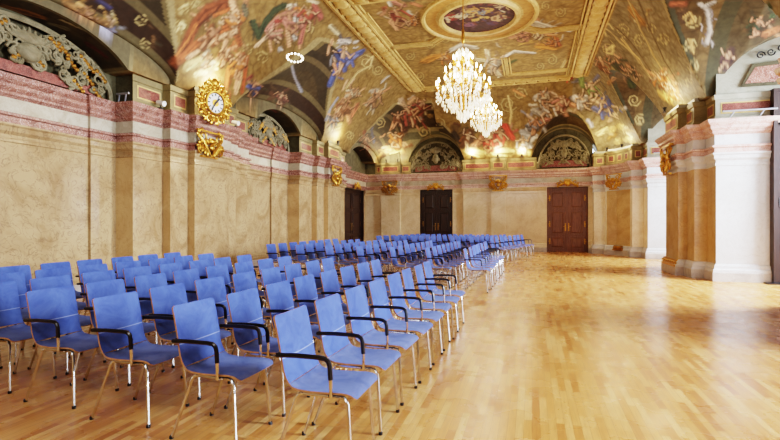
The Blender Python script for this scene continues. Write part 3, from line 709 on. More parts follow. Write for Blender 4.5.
def figure(x, y, ang, k, dc):
    """a small painted figure: drapery, legs, trunk, arms, head and hair"""
    def pt(u, v):   # u along the trunk towards the head, v across
        return (x + k * (u * math.cos(ang) - v * math.sin(ang)), y + k * (u * math.sin(ang) + v * math.cos(ang)))
    sg = rs_.choice((-1, 1)); sk = rs_.choice(((222, 178, 134), (212, 160, 116), (228, 192, 154), (204, 150, 108)))
    j = lambda a: rs_.uniform(-a, a)
    for _ in range(3):
        p = [pt(1 + j(3), sg * 4 + j(2)), pt(-4 + j(2), sg * 2 + j(3)), pt(-9 + j(3), -sg * 2 + j(4))]
        limb(p, k * rs_.uniform(3.2, 5.5), shade(dc, rs_.uniform(.75, 1.2)))
    p = [pt(3, -sg * 2), pt(0 + j(2), -sg * 6 + j(2)), pt(-5 + j(3), -sg * 8 + j(3))]
    limb(p, k * 3.2, shade(dc, 1.1))
    for q in (-1, 1):
        hip = pt(-4.5, q * 1.2); knee = pt(-9 + j(2.5), q * 2.4 + j(3)); foot = pt(-13 + j(3.5), q * 1.5 + j(5))
        limb([hip, knee], k * 2.9, sk); limb([knee, foot], k * 2.0, sk)
    limb([pt(3.2, 0), pt(-4, 0)], k * 4.6, sk)
    for q in (-1, 1):
        sh = pt(3.0, q * 2.0); el = pt(2 + j(4), q * 5.5 + j(1)); ha = pt(4 + j(5), q * 8 + j(2))
        limb([sh, el], k * 2.0, sk); limb([el, ha], k * 1.6, sk)
    limb([pt(-2 + j(1), -2), pt(-4, 2)], k * 3.0, dc)
    limb([pt(6.2, j(.6))], k * 3.3, sk); dab([pt(7.4, j(.8))], k * 2.8, rs_.choice(((92, 60, 36), (150, 110, 60), (70, 48, 32), (180, 170, 150))), .9, .6)
_w = (212, 74, 48)
for f_ in ((232, 20, -1.9, 1.3, OR), (212, 34, -0.6, 1.5, BR), (239, 64, -1.5, 1.15, OR), (226, 56, -1.2, 1.0, BR), (207, 58, -1.5, .8, CR), (290, 18, -1.8, 1.4, PK), (308, 14, -1.2, 1.1, RD), (272, 34, -2.4, .9, PK),
           (343, 56, -1.4, 1.3, BL), (344, 108, -1.0, 1.15, (150, 100, 60)), (354, 92, -.8, .9, CR), (377, 97, -.7, .95, (150, 110, 70)), (334, 118, -1.3, .8, (150, 154, 160)), (409, 112, -2.2, 1.1, RD), (421, 105, -1, 1.0, RD), (398, 118, -1.6, .9, BR), (395, 138, -1.5, .9, OR),
           (397, 14, -2, 1.1, RD), (414, 20, -.4, .7, OR), (446, 58, -2.4, .8, OR), (495, 62, -1.5, 1.0, WH), (520, 36, -2.8, .7, PK), (540, 34, -.5, .7, CR), (554, 42, -.2, .7, OR), (592, 88, -1.7, .95, (132, 154, 84)), (605, 104, -2.5, 1.2, BL), (582, 99, -2.2, .85, WH),
           (547, 108, -1.5, 1.0, WH), (562, 102, -1.2, .95, PK), (535, 124, -1.4, .95, (160, 160, 162)), (543, 96, -2, .8, CR), (603, 64, -1.8, .9, BR), (618, 62, -2.2, .95, GR), (631, 72, -2.4, .85, GR), (660, 78, -2.2, 1.15, OR), (674, 90, -2, .95, (180, 120, 60)),
           (500, 136, -1.2, 1.0, _w), (487, 142, -1.8, .8, _w), (468, 138, -1.3, .9, BR), (523, 142, -1.6, .8, (170, 170, 170)), (758, 24, -1.2, 1.2, GR), (728, 58, -1.4, 1.0, (90, 60, 60)), (254, 86, -1.5, .9, BL), (281, 97, -1.2, .8, (136, 88, 72)), (366, 140, -1.4, .8, (150, 90, 60)), (86, 14, -.3, 1.1, (180, 130, 76))):
    figure(*f_)
# medallion in the middle of the flat
MX, MY, MA, MBB = -1.45, 13.65, 1.0, 1.05
rr = np.sqrt(((xf - MX) / MA) ** 2 + ((yf - MY) / MBB) ** 2)
k = flat & (rr < 1.0)
colr[k] = (LC(70, 36, 40) * (1 + 0.9 * np.abs(nz3(VX, 6, 3))[:, None]))[k]; orn[k] = 0.1
for (dx, dy, r, c) in ((-0.72, -0.25, 0.2, (168, 40, 36)), (-0.45, -0.25, 0.2, (226, 216, 178)), (0.55, 0.2, 0.22, (222, 190, 136)), (-0.3, 0.4, 0.16, (140, 90, 120)), (0.3, -0.4, 0.16, (206, 160, 60)), (-0.1, 0.1, 0.12, (220, 180, 80)), (0.2, 0.05, 0.1, (226, 190, 90)), (0.35, 0.5, 0.15, (90, 50, 90)), (-0.1, -0.5, 0.15, (200, 150, 70)), (0.7, -0.1, 0.14, (50, 28, 34))):
    kk = flat & (((xf - MX - dx) ** 2 + (yf - MY - dy) ** 2) < (r * (1 + 0.2 * nz3(VX, 5, int(r * 100)))) ** 2)
    colr[kk] = LC(*c)
for (a, b, c) in ((1.0, 1.1, (120, 98, 48)), (1.1, 1.22, (222, 194, 118)), (1.22, 1.5, (206, 156, 66)), (1.5, 1.58, (150, 118, 58)), (1.58, 1.66, (214, 190, 118))):
    kk = flat & between(rr, a, b); colr[kk] = LC(*c); orn[kk] = 0.25

for (cx_, cy_, rx_, ry_, n_, pal_, w0_, w1_) in ((478, 14, 33, 13, 60, 'maroon', 2.0, 4.5), (478, 13, 16, 7, 22, 'goldm', 1.5, 3.0), (476, 13, 11, 4, 14, 'skym', 1.5, 3.0), (450, 16, 4, 6, 6, 'palem', 2, 4), (500, 8, 8, 5, 10, 'palem', 1.5, 3)):
    for _ in range(n_):
        t_ = rs_.uniform(0, 6.28); q = math.sqrt(rs_.random()); x, y = cx_ + rx_ * q * math.cos(t_), cy_ + ry_ * q * math.sin(t_)
        a = rs_.uniform(0, 6.28); L = rs_.uniform(2, 6)
        c = rs_.choice(dict(maroon=[(70, 34, 46), (50, 26, 34), (104, 60, 80), (124, 60, 50), (150, 110, 70), (86, 62, 104)], goldm=[(214, 174, 84), (226, 196, 120), (176, 130, 56)], skym=[(110, 128, 150), (140, 156, 170), (216, 190, 120)], palem=[(226, 214, 176), (206, 176, 130), (222, 196, 150)])[pal_])
        if ((x - 479) / 38) ** 2 + ((y - 15) / 17) ** 2 < 0.8: dab([(x, y), (x + L * math.cos(a), y + 0.5 * L * math.sin(a))], rs_.uniform(w0_, w1_), c, 0.95, 0.5)
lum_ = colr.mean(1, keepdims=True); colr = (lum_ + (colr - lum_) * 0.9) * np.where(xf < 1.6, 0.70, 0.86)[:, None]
nx, ny = len(xs), len(ys)
ii, jj = np.meshgrid(np.arange(nx - 1), np.arange(ny - 1), indexing='ij')
a = (ii * ny + jj).reshape(-1)
quads = np.stack([a, a + 1, a + ny + 1, a + ny], -1)
me = bpy.data.meshes.new('ceiling')
me.vertices.add(len(VX)); me.vertices.foreach_set('co', VX.astype(np.float32).reshape(-1))
me.loops.add(len(quads) * 4); me.loops.foreach_set('vertex_index', quads.astype(np.int32).reshape(-1))
me.polygons.add(len(quads)); me.polygons.foreach_set('loop_start', np.arange(0, len(quads) * 4, 4, dtype=np.int32))
me.polygons.foreach_set('use_smooth', np.ones(len(quads), dtype=bool))
me.update(calc_edges=True); me.validate()
ca = me.color_attributes.new('paint', 'FLOAT_COLOR', 'POINT')
ca.data.foreach_set('color', np.concatenate([np.clip(colr, 0, 1), np.ones((len(VX), 1))], 1).astype(np.float32).reshape(-1))
oa = me.attributes.new('orn', 'FLOAT', 'POINT'); oa.data.foreach_set('value', orn.astype(np.float32))
me.set_sharp_from_angle(angle=0.6)
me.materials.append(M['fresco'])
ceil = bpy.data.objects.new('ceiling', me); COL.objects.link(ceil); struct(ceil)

# stucco bands of the flat
def band(p0, p1, w, t=0.09, leaf=True):
    mb = MB(); a, b = Vector(p0), Vector(p1); u = (b - a).normalized(); n = Vector((-u.y, u.x)); L = (b - a).length
    z1 = H + 0.01
    def strip(o0, o1, zz):
        q = [a + n * o0, b + n * o0, b + n * o1, a + n * o1]
        vs = [(v.x, v.y, z1) for v in q] + [(v.x, v.y, zz) for v in q]
        mb.add(vs, [(0, 3, 2, 1), (4, 5, 6, 7), (0, 1, 5, 4), (1, 2, 6, 5), (2, 3, 7, 6), (3, 0, 4, 7)], 0)
    strip(-w / 2, -w / 2 + 0.07, H - t); strip(w / 2 - 0.07, w / 2, H - t); strip(-w / 2 - 0.09, -w / 2 - 0.05, H - 0.05); strip(w / 2 + 0.05, w / 2 + 0.09, H - 0.05)
    k0 = len(mb.f); strip(-w / 2 + 0.07, w / 2 - 0.07, H - 0.02)
    for q_ in range(k0, len(mb.f)): mb.mi[q_] = 1
    if leaf:
        k = int(L / 0.42)
        for i in range(k):
            c = a + u * (i + 0.5) * L / k
            ang = math.atan2(u.y, u.x)
            R = Matrix.Rotation(ang, 3, 'Z') @ Matrix.Rotation(0.30, 3, 'Y')
            mb.ell((c.x, c.y, H - 0.07), 0.22, w / 2 - 0.11, 0.055, 0, None, 10, 6, R)
            for s in (-1, 1):
                c2 = c + n * s * (w / 4) + u * 0.14
                mb.ell((c2.x, c2.y, H - 0.07), 0.10, 0.06, 0.05, 0, None, 8, 5, R)
    return mb
for p0, p1, w in (((-4.8, -3.5), (-4.8, 20.25), 0.62), ((1.72, -3.5), (1.72, 20.0), 0.58), ((-4.5, 20.25), (1.45, 20.25), 0.42), ((-4.5, 11.55), (1.45, 11.55), 0.42), ((-4.5, 4.0), (1.45, 4.0), 0.42)):
    tn += 1
    struct(band(p0, p1, w).build('trim_%d' % tn, [M['stuccogold'], M['bandfield']], smooth=True))
for p0, p1 in (((-4.5, 15.1), (-3.1, 15.1)), ((-3.1, 15.1), (-2.7, 14.7)), ((0.2, 15.1), (1.45, 15.1)), ((-4.5, 12.4), (-4.5, 15.1)), ((0.2, 15.1), (-0.2, 14.7)), ((1.42, 15.4), (1.42, 19.9)), ((-0.9, 19.2), (1.3, 19.2)), ((-0.9, 17.2), (-0.9, 19.2))):
    tn += 1
    struct(band(p0, p1, 0.12, 0.05, False).build('trim_%d' % tn, M['stuccogold']))
def oval(cx, cy, ra, rb_, w, t, n=48):
    mb = MB()
    for i in range(n):
        vs = []
        for k in (i, i + 1):
            th = 2 * PI * k / n
            for (o, z) in ((-w, H + 0.005), (-w * 0.5, H - t), (w * 0.5, H - t), (w, H + 0.005)):
                vs.append((cx + (ra + o) * math.cos(th), cy + (rb_ + o) * math.sin(th), z))
        mb.add(vs, [(j, j + 4, j + 5, j + 1) for j in range(3)])
    return mb
tn += 1; struct(oval(MX, MY, MA + 0.08, MBB + 0.08, 0.09, 0.08).build('trim_%d' % tn, M['stuccogold'], smooth=True))
tn += 1; struct(oval(MX, MY, MA * 1.58, MBB * 1.58, 0.07, 0.06).build('trim_%d' % tn, M['stuccogold'], smooth=True))

# ------------------------------------------------------------------ doors
def frame_of(o, wall):
    # wall 'L': door in the left wall (faces +x); 'F': far wall (faces -y); 'N': niche end wall (faces -y)
    return Matrix.Rotation(PI / 2, 4, 'Z') if wall == 'L' else Matrix.Identity(4)
def door(n, wall, c, w, h, mat, brass, depth=0.16, ajar=None):
    root = empty('door_%d' % n, c); root['kind'] = 'structure'
    if wall == 'L': root.rotation_euler = (0, 0, PI / 2)
    fr = MB()
    fr.box(-w / 2, -w / 2 + 0.05, depth - 0.03, depth + 0.08, 0, h); fr.box(w / 2 - 0.05, w / 2, depth - 0.03, depth + 0.08, 0, h); fr.box(-w / 2 + 0.05, w / 2 - 0.05, depth - 0.03, depth + 0.08, h - 0.05, h)
    fr.build('door_frame', mat, root)
    lw = w / 2 - 0.055
    for s in (-1, 1):
        x0 = -lw if s < 0 else 0.004; x1 = -0.004 if s < 0 else lw
        lf = MB(); lf.box(x0, x1, depth, depth + 0.06, 0.01, h - 0.055)
        m = 0.13
        for (za, zb) in ((0.18, 0.70), (0.84, 1.9), (2.04, h - 0.2)):
            # moulding frame then raised panel
            for (e, y) in ((0.0, depth - 0.022),):
                lf.box(x0 + m - 0.03, x1 - m + 0.03, y, depth, za - 0.03, za); lf.box(x0 + m - 0.03, x1 - m + 0.03, y, depth, zb, zb + 0.03)
                lf.box(x0 + m - 0.03, x0 + m, y, depth, za, zb); lf.box(x1 - m, x1 - m + 0.03, y, depth, za, zb)
            lf.bevbox(x0 + m + 0.05, x1 - m - 0.05, depth - 0.02, depth, za + 0.05, zb - 0.05, 0.04)
        leaf = lf.build('door_leaf', mat, root)
        for z in (0.5, 1.3, 2.5):
            hg = MB(); xx = x0 + 0.07 if s < 0 else x1 - 0.07
            hg.box(xx - 0.02, xx + 0.02, depth - 0.02, depth + 0.001, z - 0.11, z + 0.11); hg.ell((xx, depth - 0.012, z), 0.055, 0.014, 0.05, 0, None, 8, 5)
            hg.ell((xx, depth - 0.012, z + 0.1), 0.035, 0.014, 0.035, 0, None, 8, 5); hg.ell((xx, depth - 0.012, z - 0.1), 0.035, 0.014, 0.035, 0, None, 8, 5)
            hg.build('hinge_plate', brass, leaf, True)
        hd = MB(); xx = -0.07 if s < 0 else 0.07
        hd.box(xx - 0.025, xx + 0.025, depth - 0.012, depth + 0.001, 0.98, 1.32); hd.ell((xx, depth - 0.02, 1.30), 0.03, 0.014, 0.05, 0, None, 8, 5)
        hd.tube([(xx, depth, 1.2), (xx, depth - 0.06, 1.2), (xx + s * 0.1, depth - 0.065, 1.19)], 0.012, 8)
        hd.build('handle', brass, leaf, True)
    return root
M['brassdim'] = simple('tarnished_brass', (150, 118, 70), 0.4, 0.8, 0.2)
door(1, 'L', (-8.3, (D_LEFT[0] + D_LEFT[1]) / 2, 0), D_LEFT[1] - D_LEFT[0], DH, M['wooddark'], M['brassdim'])
door(2, 'F', ((D_MID[0] + D_MID[1]) / 2, 23.3, 0), D_MID[1] - D_MID[0], DH, M['wooddark'], M['brassdim'])
door(3, 'F', ((D_RIGHT[0] + D_RIGHT[1]) / 2, 23.12, 0), D_RIGHT[1] - D_RIGHT[0], DH, M['wood'], M['gold'])
# tall dark door in the niche at the right edge of the picture
root = empty('door_4', (5.95, 13.0, 0)); root['kind'] = 'structure'
d = MB(); d.box(-0.62, 0.62, -0.16, -0.10, 0.02, 4.35)
for (za, zb) in ((0.25, 1.3), (1.5, 2.9), (3.1, 4.15)):
    for (xa, xb) in ((-0.52, -0.06), (0.06, 0.52)): d.bevbox(xa, xb, -0.185, -0.16, za, zb, 0.05)
lf = d.build('door_leaf', M['wooddark'], root)
d = MB(); d.box(-0.70, -0.62, -0.2, -0.005, 0, 4.43); d.box(0.62, 0.70, -0.2, -0.005, 0, 4.43); d.box(-0.62, 0.62, -0.2, -0.005, 4.35, 4.43); d.build('door_frame', M['wooddark'], root)
d = MB(); d.box(-0.58, -0.53, -0.19, -0.17, 1.75, 1.95); d.build('handle', M['steel'], lf)
d = MB(); d.box(-0.9, 0.9, -0.42, -0.2, 0.0, 0.03); struct(d.build('dark_floor_strip', M['dark'], root))  # dark strip laid on the floor before the tall door

# ------------------------------------------------------------------ gilded ornament
def scroll(mb, c, r0, turns, start, sgn, rad, mat, n=18, mi=0):
    p = []
    for i in range(n):
        t = i / (n - 1); a = start + sgn * turns * 2 * PI * t; r = r0 * (1 - 0.85 * t)
        p.append((c[0] + r * math.cos(a), c[1] - 0.02 * math.sin(t * PI), c[2] + r * math.sin(a)))
    mb.tube(p, [rad * (1 - 0.5 * i / (n - 1)) for i in range(n)], 6, mi, mat)
def ornament(seed, w, h, kind='capital'):
    """gilded carving in the local x-z plane, facing -y, centred on the origin"""
    r = random.Random(seed); mb = MB(); I = Matrix.Identity(4)
    if kind == 'capital':
        for s in (-1, 1):
            scroll(mb, (s * w * 0.30, -0.08, h * 0.28), w * 0.17, 1.6, PI / 2, -s, 0.028, I)
            scroll(mb, (s * w * 0.36, -0.07, -h * 0.18), w * 0.13, 1.5, -PI / 2, s, 0.024, I)
            mb.tube([(s * w * .47, -.05, h * .34), (s * w * .30, -.1, h * .06), (s * w * .14, -.1, -h * .22), (0, -.11, -h * .46)], [0.03, 0.035, 0.03, 0.015], 6, 0, I)
            for k in range(5):
                a = 0.3 + 0.5 * k
                mb.ell((s * w * (0.12 + 0.08 * k), -0.09, h * (-0.34 + 0.06 * k)), 0.045, 0.035, 0.10, 0, I, 7, 5, Matrix.Rotation(-s * a * 0.6, 3, 'Y'))
                mb.ell((s * w * (0.05 + 0.09 * k), -0.10, h * (0.12 - 0.03 * k)), 0.035, 0.03, 0.085, 0, I, 7, 5, Matrix.Rotation(s * a * 0.7, 3, 'Y'))
            mb.ell((s * w * 0.44, -0.08, h * 0.42), 0.05, 0.04, 0.05, 0, I, 7, 5)
        mb.ell((0, -0.13, h * 0.12), w * 0.13, 0.06, h * 0.13, 0, I, 10, 6); mb.ell((0, -0.12, -h * 0.12), w * 0.10, 0.05, h * 0.12, 0, I, 8, 5)
        mb.box(-w * .5, w * .5, -0.10, 0.0, h * .44, h * .5); mb.box(-w * .30, w * .30, -0.07, 0.0, -h * .5, -h * .44)
    elif kind == 'garland':
        for s in (-1, 1):
            scroll(mb, (s * w * 0.36, -0.06, 0.0), w * 0.15, 1.5, PI / 2, s, 0.028, I)
            mb.tube([(0, -.08, h * .2), (s * w * .2, -.09, h * .05), (s * w * .32, -.09, -h * .2), (s * w * .48, -.06, h * .1)], [0.04, 0.035, 0.03, 0.02], 6, 0, I)
            for k in range(6):
                mb.ell((s * w * (0.06 + 0.07 * k), -0.09, h * (0.25 - 0.11 * k)), 0.05, 0.04, 0.075, 0, I, 7, 5, Matrix.Rotation(s * 0.5 * k, 3, 'Y'))
        mb.ell((0, -0.12, 0), w * 0.12, 0.07, h * 0.34, 0, I, 10, 6)
        for k in range(-2, 3): mb.ell((k * w * 0.05, -0.09, h * 0.38), 0.03, 0.03, 0.08, 0, I, 7, 5, Matrix.Rotation(k * 0.3, 3, 'Y'))
    elif kind == 'clockframe':
        for k in range(16):
            a = 2 * PI * k / 16
            cx_, cz_ = w * 0.40 * math.cos(a), h * 0.40 * math.sin(a)
            scroll(mb, (cx_, -0.06, cz_), 0.085, 1.3, a, (-1) ** k, 0.024, I, 14)
            mb.ell((w * 0.47 * math.cos(a + .2), -0.05, h * 0.47 * math.sin(a + .2)), 0.04, 0.03, 0.075, 0, I, 7, 5, Matrix.Rotation(-a + PI / 2, 3, 'Y'))
            mb.ell((w * 0.33 * math.cos(a + .1), -0.08, h * 0.33 * math.sin(a + .1)), 0.04, 0.035, 0.04, 0, I, 7, 5)
        n = 28; ring = [(w * 0.27 * math.cos(2 * PI * k / n), -0.09, h * 0.27 * math.sin(2 * PI * k / n)) for k in range(n + 1)]
        mb.tube(ring, 0.035, 7, 0, I)
        ring = [(w * 0.38 * math.cos(2 * PI * k / n), -0.03, h * 0.38 * math.sin(2 * PI * k / n)) for k in range(n + 1)]
        mb.tube(ring, 0.05, 7, 0, I)
        mb.ell((0, -0.06, h * 0.5), 0.09, 0.05, 0.10, 0, I, 9, 6)
        for s in (-1, 1): scroll(mb, (s * 0.16, -0.05, h * 0.47), 0.09, 1.5, PI / 2, s, 0.022, I)
    return mb
def rot_for(wall):
    return {'L': PI / 2, 'F': 0.0, 'R': -PI / 2, 'D': -PI / 4}[wall]
ORN = [
 ('L', (-7.36, 9.55, 3.22), 0.95, 0.62, 'capital', 'gilded scroll capital directly beneath the ornate wall clock', 'gold'),
 ('L', (-7.36, 17.15, 3.18), 0.95, 0.78, 'capital', 'gilded capital on the left wall pilaster nearest the left doorway', 'gold'),
 ('F', (-6.9, 23.08, 3.12), 0.85, 0.72, 'capital', 'dark gilded capital on the far wall between the two dark doors', 'golddark'),
 ('F', (-1.53, 22.93, 3.22), 0.85, 0.74, 'capital', 'gilded capital on the middle pilaster of the far wall', 'gold'),
 ('F', (-4.57, 23.22, 3.12), 0.9, 0.36, 'garland', 'gilded garland above the dark far door in the middle', 'gold'),
 ('F', (1.55, 23.04, 3.14), 1.0, 0.38, 'garland', 'gilded garland above the brown double door at right', 'gold'),
 ('L', (-8.2, 21.7, 3.12), 0.9, 0.36, 'garland', 'gilded garland above the dark door in the left corner', 'gold'),
 ('D', (3.27, 21.49, 3.06), 0.7, 0.66, 'capital', 'gilded capital on the right corner pilasters behind the near pier', 'gold'),
 ('R', (3.62, 14.8, 3.1), 1.0, 0.82, 'capital', 'gilded capital on the near right marble pier', 'gold'),
]
for (wl, loc, w, h, kind, lab, mk) in ORN:
    o = ornament(len(lab) * 7, w, h, kind).build('gilded_capital' if kind == 'capital' else 'gilded_garland', M[mk], None, True, loc)
    o.rotation_euler = (0, 0, rot_for(wl)); tag(o, lab, 'wall ornament')
# gilded feet of the right pilasters
def gold_band(x, y, rz, w, lab):
    mb = MB()
    for (z0, z1, o) in ((0.22, 0.27, 0.10), (0.27, 0.33, 0.07), (0.36, 0.41, 0.05)): mb.box(-w / 2 - o * .5, w / 2 + o * .5, -o, 0.0, z0, z1)
    for k in range(7): mb.ell((-w / 2 + w * k / 6, -0.075, 0.345), w / 14, 0.03, 0.03, 0, None, 7, 4)
    o = mb.build('gilded_base_moulding', M['gold'], None, False, (x, y, 0)); o.rotation_euler = (0, 0, rz); tag(o, lab, 'wall ornament')
gold_band(3.69, 14.8, -PI / 2, 1.2, 'gilded moulding around the foot of the near right pier')
gold_band(3.46, 21.70, -PI / 3.0, 0.44, 'gilded moulding at the foot of the right corner pilasters')

# clock
ck = empty('wall_clock', (-7.05, 9.34, 4.13), PI / 2 - 0.35); tag(ck, 'round white clock in an ornate gilded frame on the left pier', 'clock')
ornament(3, 0.86, 0.96, 'clockframe').build('clock_frame', M['gold'], ck, True)
mb = MB(); n = 32
mb.add([(0.215 * math.cos(2 * PI * k / n), -0.09, 0.24 * math.sin(2 * PI * k / n)) for k in range(n)] + [(0.215 * math.cos(2 * PI * k / n), -0.02, 0.24 * math.sin(2 * PI * k / n)) for k in range(n)],
       [tuple(range(n - 1, -1, -1)), tuple(range(n, 2 * n))] + [(k, (k + 1) % n, n + (k + 1) % n, n + k) for k in range(n)])
dl = mb.build('dial', M['dial'], ck)
for k in range(12):
    a = 2 * PI * k / 12; cc = Vector((0.168 * math.sin(a), -0.093, 0.188 * math.cos(a)))
    mm = MB(); R = Matrix.Translation(cc) @ Matrix.Rotation(a, 4, 'Y')
    mm.box(-0.014, 0.014, -0.003, 0.004, -0.026, 0.026, 0, R); mm.build('hour_mark', M['dark'], dl)
mm = MB(); mm.lathe([(0.0, 0), (0.085, 0), (0.085, 0.006), (0.0, 0.006)], 20, 0, Matrix.Translation((0, -0.091, 0)) @ Matrix.Rotation(PI / 2, 4, 'X')); mm.build('dial_centre', M['gold'], dl)
for (a, L, w) in ((math.radians(38), 0.15, 0.022), (math.radians(212), 0.19, 0.016)):
    mm = MB(); mm.box(-w, w, -0.006, 0.002, -0.03, L, 0, Matrix.Translation((0, -0.105, 0)) @ Matrix.Rotation(a, 4, 'Y')); mm.build('clock_hand', M['dark'], ck)

# ------------------------------------------------------------------ stucco reliefs in the lunettes
def relief(seed, w, h, n=26):
    r = random.Random(seed); mb = MB(); I = Matrix.Identity(4)
    def inside(x, z): return (x / (w / 2)) ** 2 + (z / h) ** 2 < 0.86 and z > 0.10 * h
    k = 0
    while k < n:
        x = r.uniform(0, w / 2); z = r.uniform(0.05 * h, h)
        if not inside(x, z): continue
        k += 1; rad = r.uniform(0.07, 0.16) * min(1, h)
        for s in (-1, 1):
            scroll(mb, (s * x, -0.06, z), rad, r.choice((1.2, 1.6)), r.uniform(0, 6), s, 0.028, I, 14)
            mb.ell((s * (x + 0.04), -0.05, z - 0.05), rad * 0.5, 0.05, rad * 0.35, 0, I, 7, 5, Matrix.Rotation(r.uniform(-1.5, 1.5), 3, 'Y'))
            if k % 4 == 0:
                for j in range(4): mb.ell((s * (x + 0.06 * j), -0.07, z - 0.05 * j), 0.045, 0.045, 0.045, 1, I, 7, 5)
    # head / shell in the middle
    mb.ell((0, -0.1, h * 0.42), w * 0.06, 0.09, h * 0.16, 0, I, 10, 7); mb.ell((0, -0.08, h * 0.68), w * 0.09, 0.06, h * 0.10, 0, I, 10, 6)
    for j in range(-4, 5): mb.ell((j * w * 0.024, -0.09, h * 0.76 - abs(j) * 0.02), 0.03, 0.03, 0.10, 0, I, 7, 5, Matrix.Rotation(j * 0.22, 3, 'Y'))
    # framing rim
    m = 26
    rim = [(w / 2 * 0.97 * math.cos(PI * i / m), -0.02, h * 0.97 * math.sin(PI * i / m)) for i in range(m + 1)]
    mb.tube(rim, 0.05, 6, 0, I)
    return mb
REL = [('L', (-8.17, 5.9, 3.83), 3.45, 0.98, 40, 'large pale stucco relief of scrolls and fruit in the nearest left lunette'),
       ('L', (-8.17, 13.45, 3.83), 2.95, 0.98, 30, 'stucco relief of scrolls in the left lunette beyond the clock'),
       ('F', (-4.57, 23.26, 3.9), 2.5, 1.5, 30, 'stucco relief in the far lunette above the dark middle door'),
       ('F', (1.4, 23.06, 3.9), 2.3, 1.5, 30, 'stucco relief in the far lunette above the brown double door')]
for (wl, loc, w, h, n, lab) in REL:
    o = relief(len(lab), w, h, n).build('stucco_relief', [M['stucco'], M['golddark'] if wl == 'L' else M['stucco']], None, True, loc); o.rotation_euler = (0, 0, rot_for(wl)); tag(o, lab, 'relief')
    mb = MB(); m = 20  # red marble tray under the relief
    mb.box(-w * 0.42, w * 0.42, -0.03, 0.0, 0.02, 0.20 * h); mb.build('red_panel', M['redpanel'], o)
# painted panel in the lunette over the niche wall
mb = MB(); mb.add([(4.75, 12.95, 4.62), (5.6, 12.95, 4.62), (5.6, 12.95, 5.02), (4.95, 12.95, 4.98)], [(0, 3, 2, 1)], 0)
mb.add([(4.66, 12.955, 4.54), (5.7, 12.955, 4.54), (5.7, 12.955, 5.12), (4.9, 12.955, 5.06)], [(0, 3, 2, 1)], 1)
for (x, z, r, s) in ((5.05, 5.24, 0.1, 1), (5.25, 5.3, 0.09, -1), (5.45, 5.36, 0.09, 1)): scroll(mb, (x, 12.95, z), r, 1.4, 0, s, 0.018, Matrix.Identity(4), 14, 2)
o = mb.build('painted_lunette_panel', [M['pink'], M['tymp'], M['dark']]); tag(o, 'pink painted panel in the pale lunette above the near right pier', 'painting')

# ------------------------------------------------------------------ rails and small fittings on the cornice
def rail(x0, x1, y, z, lab):
    r = empty('lighting_rail', ((x0 + x1) / 2, y, z)); tag(r, lab, 'rail'); w = (x1 - x0) / 2
    mb = MB(); mb.tube([(-w, 0, 0.12), (w, 0, 0.12)], 0.022, 8); mb.build('bar', M['steel'], r, True)
    for s in (-0.55, 0.55):
        mb = MB(); mb.tube([(s * w, 0, 0.12), (s * w - 0.06, 0.04, 0.02), (s * w - 0.08, 0.05, -0.02)], 0.016, 8); mb.build('bracket', M['steel'], r, True)
    return r
rail(4.25, 5.32, 12.8, 3.85, 'grey metal rail on two brackets along the near right cornice')
rail(4.35, 5.6, 19.8, 3.85, 'grey metal rail on the cornice of the far right niche')
rail(-8.0, -7.7, 7.58, 3.85, 'thin metal rail on the cornice at the left pier')
def spot(loc, rz, lab):
    r = empty('cornice_spotlight', loc, rz); tag(r, lab, 'spotlight')
    mb = MB(); mb.box(-0.05, 0.05, -0.04, 0.04, 0, 0.03); mb.tube([(0, 0, 0.03), (0, 0, 0.09)], 0.012, 8); mb.build('bracket', M['dark'], r)
    mb = MB(); mb.lathe([(0.0, -0.09), (0.045, -0.09), (0.055, -0.02), (0.06, 0.10), (0.05, 0.10), (0.0, 0.07)], 14, 0, Matrix.Translation((0, 0, 0.13)) @ Matrix.Rotation(PI / 2 + 0.25, 4, 'X')); mb.build('lamp_housing', M['dial'], r, True)
spot((-7.63, 8.35, 3.82), PI / 2, 'small white spotlight on the cornice left of the clock')
spot((-7.3, 10.55, 3.82), PI / 2, 'small white spotlight on the cornice right of the clock')

# uplights on the attic with the lamps themselves
UP = [((-7.22, 9.55), 'L', 'glowing uplight on the ledge above the ornate clock', 1.3), ((-7.22, 17.1), 'L', 'glowing uplight above the second left pier', 1.2),
      ((-7.05, 22.9), 'F', 'left one of two uplights above the far left corner', 0.7), ((-6.45, 22.9), 'F', 'right one of two uplights above the far left corner', 0.7),
      ((-2.75, 22.85), 'F', 'leftmost of three uplights above the middle of the far wall', 0.9), ((-1.53, 22.75), 'F', 'middle one of three uplights above the far wall', 0.9), ((-0.45, 22.85), 'F', 'rightmost of three uplights above the middle of the far wall', 0.9),
      ((3.05, 21.95), 'D', 'left one of two uplights above the far right corner', 0.7), ((3.5, 21.2), 'D', 'right one of two uplights above the far right corner', 0.7), ((3.5, 14.7), 'R', 'glowing uplight above the near right pier', 1.2)]
for (xy, wl, lab, e) in UP:
    r = empty('uplight', (xy[0], xy[1], 4.41), rot_for(wl)); tag(r, lab, 'uplight')
    mb = MB(); mb.lathe([(0.0, 0.0), (0.05, 0.0), (0.05, 0.02), (0.03, 0.03), (0.045, 0.10), (0.06, 0.14), (0.05, 0.14), (0.04, 0.11), (0.0, 0.11)], 12); mb.build('housing', M['dark'], r, True)
    mb = MB(); mb.lathe([(0.0, 0.135), (0.05, 0.13), (0.05, 0.115)], 12); mb.build('lamp_face', M['lampface'], r, True)
    ld = bpy.data.lights.new('uplight_glow', 'POINT'); ld.energy = 44 * e * (1.5 if wl in 'LR' else 1.7); ld.color = (1.0, 0.78, 0.46); ld.shadow_soft_size = 0.06
    lo = bpy.data.objects.new('uplight_glow', ld); COL.objects.link(lo)
    n = {'L': (1, 0), 'F': (0, -1), 'R': (-1, 0), 'D': (-0.7, -0.7)}[wl]
    lo.location = (xy[0] + n[0] * 0.10, xy[1] + n[1] * 0.10, 4.66)

